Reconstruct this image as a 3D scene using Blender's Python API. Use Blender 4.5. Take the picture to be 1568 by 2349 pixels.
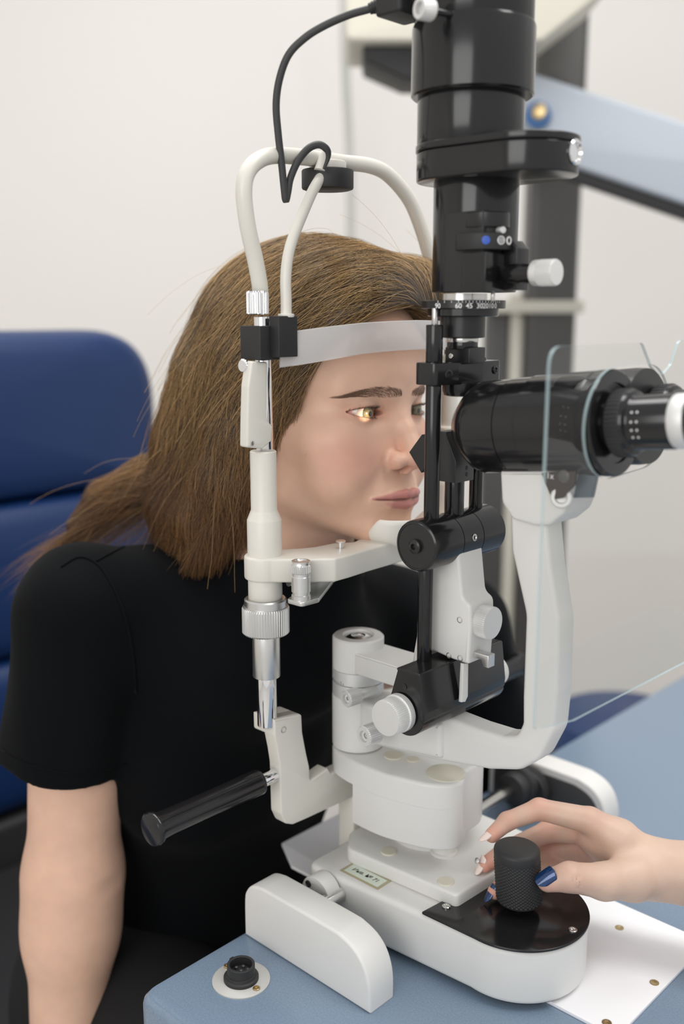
import bpy, bmesh, math, random
import numpy as np
from mathutils.geometry import tessellate_polygon
from mathutils import Vector, Matrix
random.seed(7); RNG = np.random.default_rng(7)
SC = bpy.context.scene; COL = SC.collection
for o in list(bpy.data.objects): bpy.data.objects.remove(o)

# ------------------------------------------------------------------ camera, light, exposure
TABLE = 0.75                                   # table top height (m)
CAM_Z = TABLE + 0.48; PITCH = math.radians(11.39); LENS = 35.0
FPX = LENS / 36 * 2349; CX, CY = 784.0, 1174.5
cam = bpy.data.cameras.new('camera'); camo = bpy.data.objects.new('camera', cam); COL.objects.link(camo)
cam.sensor_fit = 'VERTICAL'; cam.sensor_height = 36; cam.lens = LENS
cam.clip_start = 0.02; cam.clip_end = 50
camo.location = (0, 0, CAM_Z); camo.rotation_euler = (math.pi/2 - PITCH, 0, 0)
cam.dof.use_dof = True; cam.dof.focus_distance = 0.722; cam.dof.aperture_fstop = 3.0
SC.camera = camo
SC.view_settings.view_transform = 'Standard'; SC.view_settings.look = 'None'
SC.view_settings.gamma = 1.0; SC.view_settings.use_curve_mapping = False
SC.view_settings.exposure = 0.0
SC.cycles.use_denoising = True; SC.cycles.max_bounces = 8; SC.cycles.transparent_max_bounces = 16
SC.cycles.caustics_reflective = False; SC.cycles.caustics_refractive = False
SC.cycles.sample_clamp_indirect = 4.0
w = bpy.data.worlds.new('room_light'); SC.world = w; w.use_nodes = True
w.node_tree.nodes['Background'].inputs[0].default_value = (1.0, 0.99, 0.975, 1)
w.node_tree.nodes['Background'].inputs[1].default_value = 0.72

def area(name, loc, aim, sx, sy, power, col=(1, 1, 1)):
    l = bpy.data.lights.new(name, 'AREA'); l.shape = 'RECTANGLE'; l.size = sx; l.size_y = sy; l.energy = power; l.color = col
    o = bpy.data.objects.new(name, l); COL.objects.link(o); o.location = loc
    d = Vector(aim) - Vector(loc); o.rotation_euler = d.to_track_quat('-Z', 'Y').to_euler(); return o
# the room's two ceiling panels, an added wall fill, and the daylight window behind the photographer
area('ceiling_panel_and_fill', (-0.25, 1.15, 2.75), (-0.2, 1.1, 0), 0.6, 1.3, 20, (1, .985, .965))
area('ceiling_panel_and_fill', (0.95, 0.35, 2.75), (0.5, 0.6, 0), 0.6, 1.3, 20, (1, .985, .965))
area('ceiling_panel_and_fill', (0.5, 2.1, 2.75), (0.6, 2.4, 0), 1.3, .6, 2, (1, .98, .95))  # added fill lamp, unseen, put in to lighten the back wall
area('window_daylight', (-1.2, -1.9, 1.95), (0.0, 0.9, 1.0), 1.8, 1.5, 29, (1, .99, .975))

# ------------------------------------------------------------------ the instrument's own axes on the table
AZ = math.radians(43.5)
OX, OY = 0.0174, 0.759                         # pivot of the instrument on the table
U = np.array([math.cos(AZ), -math.sin(AZ)])    # towards the examiner
V = np.array([math.sin(AZ), math.cos(AZ)])     # across the table
def ray(px, py):
    x = (px - CX) / FPX; y = -(py - CY) / FPX
    return np.array([x, math.cos(PITCH) + y*math.sin(PITCH), -math.sin(PITCH) + y*math.cos(PITCH)])
def _loc(P):
    d = P[:2] - np.array([OX, OY]); return Vector((d @ U, d @ V, P[2] + CAM_Z - TABLE))
def PB(px, py, b):                              # point of the plane b = const (instrument coordinates a, b, z)
    r = ray(px, py); return _loc(r * ((b + OX*V[0] + OY*V[1]) / (r[:2] @ V)))
def PA(px, py, a):
    r = ray(px, py); return _loc(r * ((a + OX*U[0] + OY*U[1]) / (r[:2] @ U)))
def PZ(px, py, z):
    r = ray(px, py); return _loc(r * ((z - CAM_Z + TABLE) / r[2]))
def WY(px, py, Y):                              # world point at horizontal distance Y
    r = ray(px, py); r = r * (Y / r[1]); return Vector((r[0], r[1], r[2] + CAM_Z))
def I2W(p):
    return Vector((OX + p[0]*U[0] + p[1]*V[0], OY + p[0]*U[1] + p[1]*V[1], TABLE + p[2]))
def W2I(p):
    d = np.array([p[0]-OX, p[1]-OY]); return Vector((d @ U, d @ V, p[2]-TABLE))

# ------------------------------------------------------------------ materials
def srgb(r, g, b):
    f = lambda c: (c/255/12.92) if c/255 <= .04045 else ((c/255+.055)/1.055)**2.4
    return (f(r), f(g), f(b), 1)
def mat(name, col, rough=.5, metal=0.0, spec=.5, bump=None, var=None, coat=0, sss=None, sheen=0):
    m = bpy.data.materials.new(name); m.use_nodes = True; nt = m.node_tree; b = nt.nodes['Principled BSDF']
    b.inputs['Base Color'].default_value = col if len(col) == 4 else (*col, 1)
    b.inputs['Roughness'].default_value = rough; b.inputs['Metallic'].default_value = metal
    b.inputs['Specular IOR Level'].default_value = spec
    if coat: b.inputs['Coat Weight'].default_value = coat; b.inputs['Coat Roughness'].default_value = .12
    if sheen: b.inputs['Sheen Weight'].default_value = sheen
    if sss:
        b.inputs['Subsurface Weight'].default_value = sss[0]; b.inputs['Subsurface Radius'].default_value = (1, .36, .2)
        b.inputs['Subsurface Scale'].default_value = sss[1]
    tc = nt.nodes.new('ShaderNodeTexCoord')
    if bump:                                     # (scale, strength, distance)
        n = nt.nodes.new('ShaderNodeTexNoise'); n.inputs['Scale'].default_value = bump[0]; n.inputs['Detail'].default_value = 3
        k = nt.nodes.new('ShaderNodeBump'); k.inputs['Strength'].default_value = bump[1]; k.inputs['Distance'].default_value = bump[2]
        nt.links.new(tc.outputs['Object'], n.inputs['Vector']); nt.links.new(n.outputs['Fac'], k.inputs['Height'])
        nt.links.new(k.outputs['Normal'], b.inputs['Normal'])
    if var:                                      # (scale, amount): slight value mottling
        n = nt.nodes.new('ShaderNodeTexNoise'); n.inputs['Scale'].default_value = var[0]; n.inputs['Detail'].default_value = 4
        r = nt.nodes.new('ShaderNodeMapRange'); r.inputs['From Min'].default_value = .3; r.inputs['From Max'].default_value = .7
        r.inputs['To Min'].default_value = 1 - var[1]; r.inputs['To Max'].default_value = 1 + var[1]
        mx = nt.nodes.new('ShaderNodeMix'); mx.data_type = 'RGBA'; mx.blend_type = 'MULTIPLY'; mx.inputs[0].default_value = 1
        nt.links.new(tc.outputs['Object'], n.inputs['Vector']); nt.links.new(n.outputs['Fac'], r.inputs['Value'])
        mx.inputs[6].default_value = b.inputs['Base Color'].default_value
        nt.links.new(r.outputs['Result'], mx.inputs[7]); nt.links.new(mx.outputs[2], b.inputs['Base Color'])
    return m
M = {}
M['white'] = mat('white_powder_coat', srgb(222, 221, 218), .38, bump=(900, .12, .0004))
M['cream'] = mat('cream_enamel', srgb(222, 219, 210), .34, bump=(700, .05, .0003))
M['cap'] = mat('ivory_plastic_cap', srgb(214, 210, 194), .4)
M['black'] = mat('black_gloss_enamel', (.010, .010, .011), .16, spec=.5)
M['satin'] = mat('black_satin_metal', (.014, .014, .015), .3, spec=.5)
M['mattblack'] = mat('black_matt_paint', (.02, .02, .021), .55, bump=(1500, .1, .0003))
M['rubber'] = mat('black_rubber', (.022, .022, .023), .55)
M['chrome'] = mat('chrome', (.86, .86, .87), .07, 1)
M['steel'] = mat('brushed_steel', (.62, .61, .59), .22, 1)
M['alu'] = mat('satin_aluminium', (.72, .72, .71), .33, 1)
M['knob'] = mat('silver_knob_aluminium', (.80, .80, .79), .5, .6)
M['brass'] = mat('brass_screw', (.55, .42, .22), .3, 1)
M['ink'] = mat('black_ink', (.01, .01, .012), .5)
M['whiteink'] = mat('white_ink', (.85, .85, .85), .5)
M['blueink'] = mat('blue_ink', srgb(60, 95, 190), .5)
M['table'] = mat('blue_laminate', srgb(120, 138, 158), .2, var=(700, .10))
M['leather'] = mat('blue_leatherette', srgb(10, 44, 92), .42, bump=(260, .15, .0012))
M['wall'] = mat('white_wall_paint', srgb(236, 233, 229), .8, bump=(60, .04, .002))
M['floor'] = mat('grey_vinyl', srgb(196, 194, 190), .4, var=(30, .08))
M['plate'] = mat('white_acrylic_plate', srgb(240, 240, 243), .22)
M['beige'] = mat('beige_plastic', srgb(214, 210, 196), .45)
M['pole'] = mat('grey_steel_pole', srgb(84, 83, 82), .38, .3)
M['bluearm'] = mat('pale_blue_enamel', srgb(172, 180, 190), .35)
M['shirt'] = mat('black_navy_jersey', srgb(3, 5, 8), .88, spec=.15, bump=(1300, .25, .0006), sheen=.02)
M['trousers'] = mat('black_denim', srgb(10, 10, 12), .9)

# ------------------------------------------------------------------ mesh helpers
def basis(axis, up=(0, 0, 1)):
    z = Vector(axis).normalized(); h = Vector(up)
    if abs(z.dot(h)) > .95: h = Vector((1, 0, 0))
    x = h.cross(z).normalized(); y = z.cross(x); return x, y, z
class MB:
    def __init__(s): s.v = []; s.f = []; s.concave = False
    def add(s, vs, fs):
        n = len(s.v); s.v += [tuple(p) for p in vs]; s.f += [tuple(i + n for i in f) for f in fs]; return s
    def rings(s, rs, close=True, cap0=True, cap1=True):
        n = len(rs[0]); vs = [p for r in rs for p in r]; fs = []
        for i in range(len(rs)-1):
            for j in range(n if close else n-1):
                k = (j+1) % n; fs.append((i*n+j, i*n+k, (i+1)*n+k, (i+1)*n+j))
        for on, k0, rev in ((cap0, 0, True), (cap1, (len(rs)-1)*n, False)):
            if not on: continue
            if n > 4 and s.concave:
                ring = [Vector(p) for p in rs[0 if rev else -1]]
                nn = Vector((0, 0, 0))
                for j in range(n): nn += ring[j].cross(ring[(j+1) % n])
                for t in tessellate_polygon([ring]):
                    g = (ring[t[1]]-ring[t[0]]).cross(ring[t[2]]-ring[t[0]]).dot(nn)
                    if abs(g) < 1e-18: continue
                    t = t if g > 0 else t[::-1]
                    fs.append(tuple(k0+j for j in (t[::-1] if rev else t)))
            else: fs.append(tuple(range(k0+n-1, k0-1, -1)) if rev else tuple(range(k0, k0+n)))
        return s.add(vs, fs)
    def lathe(s, prof, org, axis=(0, 0, 1), seg=48, flute=None, up=(0, 0, 1), caps=True):
        # prof: (r, h) pairs; flute: (count, depth, h0, h1)
        x, y, z = basis(axis, up); org = Vector(org); rs = []
        if flute: seg = flute[0]*4
        for r, h in prof:
            ring = []
            for j in range(seg):
                t = 2*math.pi*j/seg; rr = r
                if flute and flute[2]-1e-9 <= h <= flute[3]+1e-9 and j % 4 in (2, 3): rr = r - flute[1]
                ring.append(org + x*(rr*math.cos(t)) + y*(rr*math.sin(t)) + z*h)
            rs.append(ring)
        return s.rings(rs, cap0=caps and prof[0][0] > 1e-6, cap1=caps and prof[-1][0] > 1e-6)
    def cyl(s, org, axis, r, h0, h1, seg=40, bev=.0006, **k):
        bev = min(bev, abs(h1-h0)*.4, r*.5)
        return s.lathe([(r-bev, h0), (r-bev*.3, h0+bev*.3), (r, h0+bev), (r, h1-bev), (r-bev*.3, h1-bev*.3), (r-bev, h1)], org, axis, seg, **k)
    def tube(s, pts, rad, seg=16):
        pts = [Vector(p) for p in pts]; n = len(pts); rs = []; t0 = (pts[1]-pts[0]).normalized(); x, y, _ = basis(t0)
        for i, p in enumerate(pts):
            t = (pts[min(i+1, n-1)] - pts[max(i-1, 0)]).normalized()
            x = (x - t*x.dot(t)).normalized(); y = t.cross(x); r = rad[i] if hasattr(rad, '__len__') else rad
            rs.append([p + x*(r*math.cos(2*math.pi*j/seg)) + y*(r*math.sin(2*math.pi*j/seg)) for j in range(seg)])
        return s.rings(rs)
    def prism(s, poly, org, ex, ey, ez, d, bev=.0008, nb=3, flat0=False):
        # poly: 2-D outline in (ex, ey); extruded by d along ez with rounded rims
        P = [Vector((p[0], p[1])) for p in poly]
        A = sum(P[i].x*P[(i+1) % len(P)].y - P[(i+1) % len(P)].x*P[i].y for i in range(len(P)))
        ex, ey, ez, org = Vector(ex), Vector(ey), Vector(ez), Vector(org)
        if A < 0: P.reverse()
        n = len(P); N = []
        for i in range(n):
            e0 = (P[i]-P[i-1]); e1 = (P[(i+1) % n]-P[i]); a = Vector((e0.y, -e0.x)); b = Vector((e1.y, -e1.x))
            a = a.normalized() if a.length > 1e-9 else b.normalized(); b = b.normalized() if b.length > 1e-9 else a
            m = a + b; m = m.normalized() if m.length > 1e-6 else a; N.append(m / max(.5, m.dot(a)))
        rs = []; lv = []
        for k in range(nb+1):
            t = math.pi/2*k/nb; lv.append((bev*(1-math.sin(t)), bev*(1-math.cos(t))))
        lv = ([(0, 0)] if flat0 else lv) + [(i, d-h) for i, h in reversed(lv)]
        flip = ex.cross(ey).dot(ez) < 0
        for ins, h in lv:
            r = [org + ex*(P[i].x-N[i].x*ins) + ey*(P[i].y-N[i].y*ins) + ez*h for i in range(n)]
            rs.append(r[::-1] if flip else r)
        s.concave = True; s.rings(rs); s.concave = False; return s
    def box(s, c, size, bev=.0008, ax=((1, 0, 0), (0, 1, 0), (0, 0, 1)), rc=None):
        c = Vector(c); ex, ey, ez = [Vector(a).normalized() for a in ax]; a, b, h = size
        rc = bev if rc is None else rc
        return s.prism(rrect(a, b, rc, 4 if rc < .003 else 8), c - ez*(h/2), ex, ey, ez, h, bev)
    def xf(s, mtx): s.v = [tuple(mtx @ Vector(p)) for p in s.v]; return s
    def build(s, name, m, parent=None, smooth=40):
        me = bpy.data.meshes.new(name); me.from_pydata(s.v, [], s.f); me.validate(); me.update()
        return link(name, me, m, parent, smooth)
def link(name, me, m, parent=None, smooth=40):
    if m is not None:
        for q in (m if isinstance(m, (list, tuple)) else [m]): me.materials.append(q)
    me.polygons.foreach_set('use_smooth', [True]*len(me.polygons))
    if smooth: me.set_sharp_from_angle(angle=math.radians(smooth))
    o = bpy.data.objects.new(name, me); COL.objects.link(o)
    if parent is not None: o.parent = parent
    return o
def rrect(a, b, r, n=6):
    r = min(r, a/2-1e-6, b/2-1e-6); out = []
    for cx, cy, t0 in ((a/2-r, b/2-r, 0), (-a/2+r, b/2-r, 90), (-a/2+r, -b/2+r, 180), (a/2-r, -b/2+r, 270)):
        for i in range(n+1):
            t = math.radians(t0 + 90*i/n); out.append((cx+r*math.cos(t), cy+r*math.sin(t)))
    return out
def rpoly(pts, rad, n=7):
    # polygon with rounded corners; rad scalar or per-vertex
    P = [Vector((p[0], p[1])) for p in pts]; out = []; L = len(P)
    for i in range(L):
        r = rad[i] if hasattr(rad, '__len__') else rad
        a, b, c = P[i-1], P[i], P[(i+1) % L]; d0 = (a-b); d1 = (c-b); l0, l1 = d0.length, d1.length; d0 /= l0; d1 /= l1
        cosx = max(-1, min(1, d0.dot(d1))); ang = math.acos(cosx)
        if r <= 0 or ang > math.pi-.03: out.append((b.x, b.y)); continue
        t = min(r/math.tan(ang/2), l0*.48, l1*.48)
        p0, p1 = b+d0*t, b+d1*t
        for k in range(n+1):
            s = k/n; q = p0*(1-s)**2 + b*(2*s*(1-s)) + p1*s*s; out.append((q.x, q.y))
    return out
def spline(pts, n=8):
    # Catmull-Rom through points
    P = [np.array(p, float) for p in pts]; P = [2*P[0]-P[1]] + P + [2*P[-1]-P[-2]]; out = []
    for i in range(1, len(P)-2):
        for k in range(n):
            t = k/n; a, b, c, d = P[i-1], P[i], P[i+1], P[i+2]
            out.append(.5*((2*b) + (c-a)*t + (2*a-5*b+4*c-d)*t*t + (3*b-a-3*c+d)*t**3))
    out.append(P[-2]); return out
def tag(o, label=None, cat=None, group=None, kind=None):
    for k, x in (('label', label), ('category', cat), ('group', group), ('kind', kind)):
        if x: o[k] = x
    return o
def thing(name, loc, label, cat, rz=0, group=None):
    o = bpy.data.objects.new(name, None); COL.objects.link(o); o.empty_display_size = .03
    o.location = loc; o.rotation_euler = (0, 0, rz); return tag(o, label, cat, group)
def ithing(name, label, cat, group=None):       # a thing written in instrument coordinates
    return thing(name, (OX, OY, TABLE), label, cat, -AZ, group)
def text_mb(txt, size, org, ex, ey, bold=0.0, shear=0.0, depth=.00012, wrap=None):
    # lettering as a thin mesh; wrap=(centre, axis, r) bends it round a cylinder
    cu = bpy.data.curves.new('t', 'FONT'); cu.body = txt; cu.size = size; cu.align_x = 'CENTER'; cu.align_y = 'CENTER'
    cu.offset = bold; cu.shear = shear; cu.resolution_u = 3
    o = bpy.data.objects.new('t', cu); COL.objects.link(o); dg = bpy.context.evaluated_depsgraph_get()
    me = o.evaluated_get(dg).to_mesh(); vs = [x.co.copy() for x in me.vertices]; fs = [tuple(p.vertices) for p in me.polygons]
    o.evaluated_get(dg).to_mesh_clear(); bpy.data.objects.remove(o); bpy.data.curves.remove(cu)
    ex, ey, org = Vector(ex), Vector(ey), Vector(org); ez = ex.cross(ey).normalized(); mb = MB()
    mb.add([org + ex*p.x + ey*p.y + ez*depth for p in vs], fs); return mb
def screw_mb(mb, c, ax, r, h=.0012):
    # a screw head with a cross recess drawn as a ring and a sunk centre
    return mb.lathe([(r, 0), (r, h*.7), (r*.85, h), (r*.55, h), (r*.45, h*.35), (1e-7, h*.3)], c, ax, 20)
# ------------------------------------------------------------------ the setting
def struct(name, mb, m): return tag(mb.build(name, m), kind='structure')
struct('floor', MB().box((0, 1.2, -.02), (9, 7, .04), .001), M['floor'])
struct('wall_back', MB().box((0, 2.95, 1.6), (9, .1, 3.2), .001), M['wall'])
struct('wall_left', MB().box((-2.6, 1.2, 1.6), (.1, 7, 3.2), .001), M['wall'])

# grey cable hanging down the back wall
pts = [WY(788, -120, 2.6), WY(790, 60, 2.62), WY(793, 180, 2.66), WY(800, 320, 2.7), WY(804, 460, 2.72), WY(803, 600, 2.74), WY(801, 900, 2.77), WY(800, 1400, 2.80), WY(800, 1900, 2.80)]
tag(MB().tube(spline(pts, 6), .011, 10).build('hanging_cable', mat('grey_cable', srgb(196, 198, 192), .5)),
    'pale grey cable hanging down in front of the white wall above the hair', 'cable')

# blue examination chair behind the patient
ch = thing('patient_chair', tuple(I2W((-.72, .0, -TABLE))), 'blue leatherette examination chair with a wide padded backrest behind the patient', 'chair', -AZ)
def pad(name, z0, z1, w, x, r, t=.085, lean=0):
    # padded cushion: rounded rectangle whose face swells outward
    mb = MB(); rs = []; out = rpoly([(-w/2, z0), (w/2, z0), (w/2, z1), (-w/2, z1)], r, 10)
    cz = (z0+z1)/2
    for s, d in ((.97, -t*.5), (1, -t*.3), (1, .0), (.985, t*.22), (.95, t*.38), (.88, t*.47), (.7, t*.53), (.4, t*.56), (.1, t*.57)):
        rs.append([(x + d + lean*(p[1]-cz), p[0]*s if s < .9 else p[0] - math.copysign(w*(1-s)*.5, p[0]), (cz + (p[1]-cz)*s) if s < .9 else p[1] - math.copysign((z1-z0)*(1-s)*.5, p[1]-cz)) for p in out])
    mb.rings(rs); return mb.build(name, M['leather'], ch, 60)
pad('headrest_cushion', .985, 1.205, .63, 0, (.012, .012, .15, .15))
pad('back_cushion', .775, .984, .63, .006, .012)
pad('back_cushion', .56, .774, .63, .012, .012)
MB().box((.36, 0, .45), (.62, .62, .1), .03, rc=.06).build('seat', M['mattblack'], ch)
MB().box((-.05, 0, .66), (.04, .58, .94), .012).build('backrest_frame', M['mattblack'], ch)
MB().box((.01, 0, .35), (.09, .62, .41), .012).build('back_skirt', M['mattblack'], ch)
MB().lathe([(.26, 0), (.27, .01), (.25, .035), (.06, .06), (.05, .08), (.05, .41)], (.25, 0, 0)).build('pedestal', M['mattblack'], ch)
for s in (-1, 1):
    MB().box((.28, s*.36, .66), (.42, .07, .05), .012, rc=.03).build('armrest', M['leather'], ch)
    MB().box((.12, s*.345, .54), (.05, .03, .24), .006).build('armrest_post', M['mattblack'], ch)

# refraction stand on the far right: pole, bracket, pale blue swing arm, beige head
st = thing('instrument_stand', (.364, 1.86, 0), 'dark grey stand with double pole and pale blue swing arm by the wall', 'medical stand')
MB().prism(rrect(.090, .08, .012), (.012, 0, 0), (1, 0, 0), (0, 1, 0), (0, 0, 1), 2.3, .002).build('pole', M['pole'], st)
MB().prism(rrect(.043, .05, .008), (-.081, .0, 0), (1, 0, 0), (0, 1, 0), (0, 0, 1), 1.23, .002).build('secondary_pole', M['pole'], st)
MB().prism(rrect(.028, .03, .01), (-.046, -.01, 0), (1, 0, 0), (0, 1, 0), (0, 0, 1), 1.26, .002).build('white_rail', M['beige'], st)
MB().box((-.019, -.048, 1.238), (.168, .02, .022), .003).build('clamp_bar', M['beige'], st)
MB().box((0, 0, .03), (.24, .22, .06), .012).build('foot', M['mattblack'], st)
# swing arm: a box beam in the plane facing the camera, coming forward on the right
A0 = WY(1190, 258, 1.66); A1 = WY(1900, 492, 1.5)
d = (A1-A0).normalized(); upv = Vector((0, 0, 1)); dep = d.cross(upv).normalized(); hh = dep.cross(d).normalized(); L = (A1-A0).length
loc0 = A0 - Vector((.364, 1.86, 0))
arm = MB().prism(rpoly([(-.02, -.053), (L, -.053), (L, .053), (-.02, .055)], (.03, .01, .01, .03)), loc0 - dep*.035, d, hh, dep, .07, .006).build('swing_arm', M['bluearm'], st)
MB().box(loc0 + d*(L*.55+.04) - hh*.061, (L*.9, .05, .02), .003, (d, dep, hh)).build('arm_dark_underside', M['mattblack'], st)  # dark strip along the underside of the arm
nrm = -dep if dep.y > 0 else dep
c = loc0 + d*.040 + nrm*.035
MB().cyl(c, nrm, .019, 0, .018, 30, .003).build('arm_bolt', mat('blue_plastic', srgb(60, 110, 165), .4), st)
MB().cyl(c + nrm*.018 + Vector((.004, 0, .003)), nrm, .012, 0, .006, 24, .002).build('bolt_cap', M['brass'], st)
MB().tube([(0, .0, WY(1250, 220, 1.86).z), loc0 + d*.03], .04, 20).build('arm_pivot', M['pole'], st)

# beige lamp head hanging above, with its dark tapered underside
b0 = WY(1010, -20, 1.62)
hd = thing('overhead_instrument', b0, 'beige overhead instrument head with a dark tapered underside, above the hair', 'lamp')
poly = [(-.145, .1), (-.142, -.090), (.14, -.090), (.235, -.018), (.30, .1)]
MB().prism(rpoly(poly, .012), (0, -.08, 0), (1, 0, 0), (0, 0, 1), (0, 1, 0), .16, .006).build('housing', M['beige'], hd)
MB().prism(rpoly([(-.118, -.088), (.06, -.088), (.04, -.135), (-.055, -.135), (-.115, -.110)], .006), (0, -.055, 0), (1, 0, 0), (0, 0, 1), (0, 1, 0), .11, .004).build('visor', M['mattblack'], hd)
MB().tube([(.19, .02, .09), (.36, .24, .12)], .03, 16).build('mounting_arm', M['beige'], hd)

# dark seat edge beyond the table
tg = WY(1440, 1640, 1.42)
cs = thing('stool', (tg.x, tg.y, 0), 'dark blue round stool behind the far edge of the blue table', 'stool')
hs = tg.z
MB().lathe([(.0, hs-.09), (.10, hs-.09), (.125, hs-.07), (.13, hs-.03), (.11, hs-.005), (.0, hs)], (0, 0, 0)).build('seat', M['leather'], cs)
MB().cyl((0, 0, 0), (0, 0, 1), .03, .03, hs-.085).build('post', M['pole'], cs)
MB().lathe([(.0, 0), (.17, 0), (.16, .03), (.03, .05), (0, .05)], (0, 0, 0)).build('base', M['mattblack'], cs)

# ------------------------------------------------------------------ table
tb = ithing('instrument_table', 'blue laminate instrument table with a moulded edge under the slit lamp', 'table')
a0, a1, bb0, bb1, th = -.034, .62, -.204, .95, .034
out = rpoly([(a0, bb0), (a1, bb0), (a1, bb1), (a0, bb1)], .012, 6)
mb = MB(); rs = []
cx, cy = (a0+a1)/2, (bb0+bb1)/2
def ins(d): return [(p[0] - math.copysign(d, p[0]-cx), p[1] - math.copysign(d, p[1]-cy)) for p in out]
for dd, z in ((0.004, -th), (0, -th+.004), (0, -.0085), (.0008, -.0045), (.003, -.0015), (.0045, -.0014), (.0052, -.0004), (.007, 0)):
    rs.append([(p[0], p[1], z) for p in ins(dd)])
mb.rings(rs); mb.build('tabletop', M['table'], tb, 30)
MB().box(((a0+a1)/2, (bb0+bb1)/2, -th-.03), (a1-a0-.03, bb1-bb0-.03, .06), .004).build('apron', M['table'], tb)
MB().box((.25, .45, -(TABLE+th+.06)/2), (.22, .3, TABLE-th-.06), .01).build('pedestal', M['white'], tb)
c = (.0109, -.1439)
sp = MB().lathe([(.0212, 0), (.0212, .0008), (.0206, .0013), (0, .0013)], (*c, .0), seg=64).build('socket_plate', M['steel'] if 0 else mat('grey_anodised_plate', srgb(188, 187, 183), .35), tb)
mb = MB().lathe([(.0128, .0013), (.0128, .0035), (.0122, .0042), (.0112, .0044), (.0108, .0060), (.0102, .0062), (.0102, .0130), (.0098, .0134), (.0086, .0134), (.0082, .013), (.0082, .0065), (0, .0065)], (*c, 0), seg=48)
mb.box((c[0]-.0095, c[1], .0095), (.0032, .0035, .0076), .0004)
mb.build('connector', M['rubber'], sp)
for i in range(7):
    r, t = (0, 0) if i == 0 else (.0052, math.radians(60*i))
    MB().lathe([(.0013, .006), (.0013, .0082), (.0008, .0086), (0, .0086)], (c[0]+r*math.cos(t), c[1]+r*math.sin(t), 0), seg=12).build('contact_pin', M['pole'], sp)
for x_, y_ in ((521, 2217), (588, 2268)):
    q = PZ(x_, y_, .0013); screw_mb(MB(), (q.x, q.y, .0012), (0, 0, 1), .0026).build('screw', M['brass'], sp)

pl = ithing('slide_plate', 'smooth white plate lying on the blue table under the slit lamp base', 'plate')
poly = rpoly([(-.104, .004), (-.07, -.016), (.2407, -.0108), (.2407, .131), (-.104, .131)], .002)
MB().prism(poly, (0, 0, .0001), (1, 0, 0), (0, 1, 0), (0, 0, 1), .0028, .0005).build('sheet', M['plate'], pl)
for p in ((1500, 2254), (1391, 2346), (1420, 2128)):
    q = PZ(*p, .003)
    MB().lathe([(.0034, 0), (.0034, .0003), (.002, .0004), (.0015, .0002), (0, .0002)], (q.x, q.y, .0029), seg=20).build('screw', M['brass'], pl)

# ------------------------------------------------------------------ rail covers (the white guards over the rack wheels)
def guard(name, label, b0, d, inner):
    g = ithing(name, label, 'guard')
    prof = [(-.0282, .0002), (-.0280, .0304), (-.0255, .0395), (-.0195, .0458), (-.0100, .0486), (.0020, .0492), (.0640, .0492), (.0760, .0482), (.0880, .0440), (.0965, .0365), (.1015, .0260), (.1034, .0150), (.1034, .0002)]
    prof = [(p[0], p[1]) for p in spline([(*p, 0) for p in prof], 3)]
    MB().prism(prof, (0, b0, 0), (1, 0, 0), (0, 0, 1), (0, 1, 0), d, .0022, 4).build('cover', M['white'], g)
    if inner:
        pr = [(p[0]*.9+.004, p[1]*.84+.0004) for p in prof]
        MB().prism(pr, (0, inner, 0), (1, 0, 0), (0, 0, 1), (0, 1, 0), .0014, .0004).build('inner_shade_sheet', mat('dark_shade_sheet', (.05, .05, .052), .45), g)  # dark sheet put on the inner face in place of its shade
    return g
guard('rail_cover', 'white rounded rail cover beside the round black connector socket', -.1066, .0265, None)
guard('rail_cover', 'white rail cover with shaded inside painted dark and black wheel, behind the gripping hand', .2205, .0265, .2195)
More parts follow.
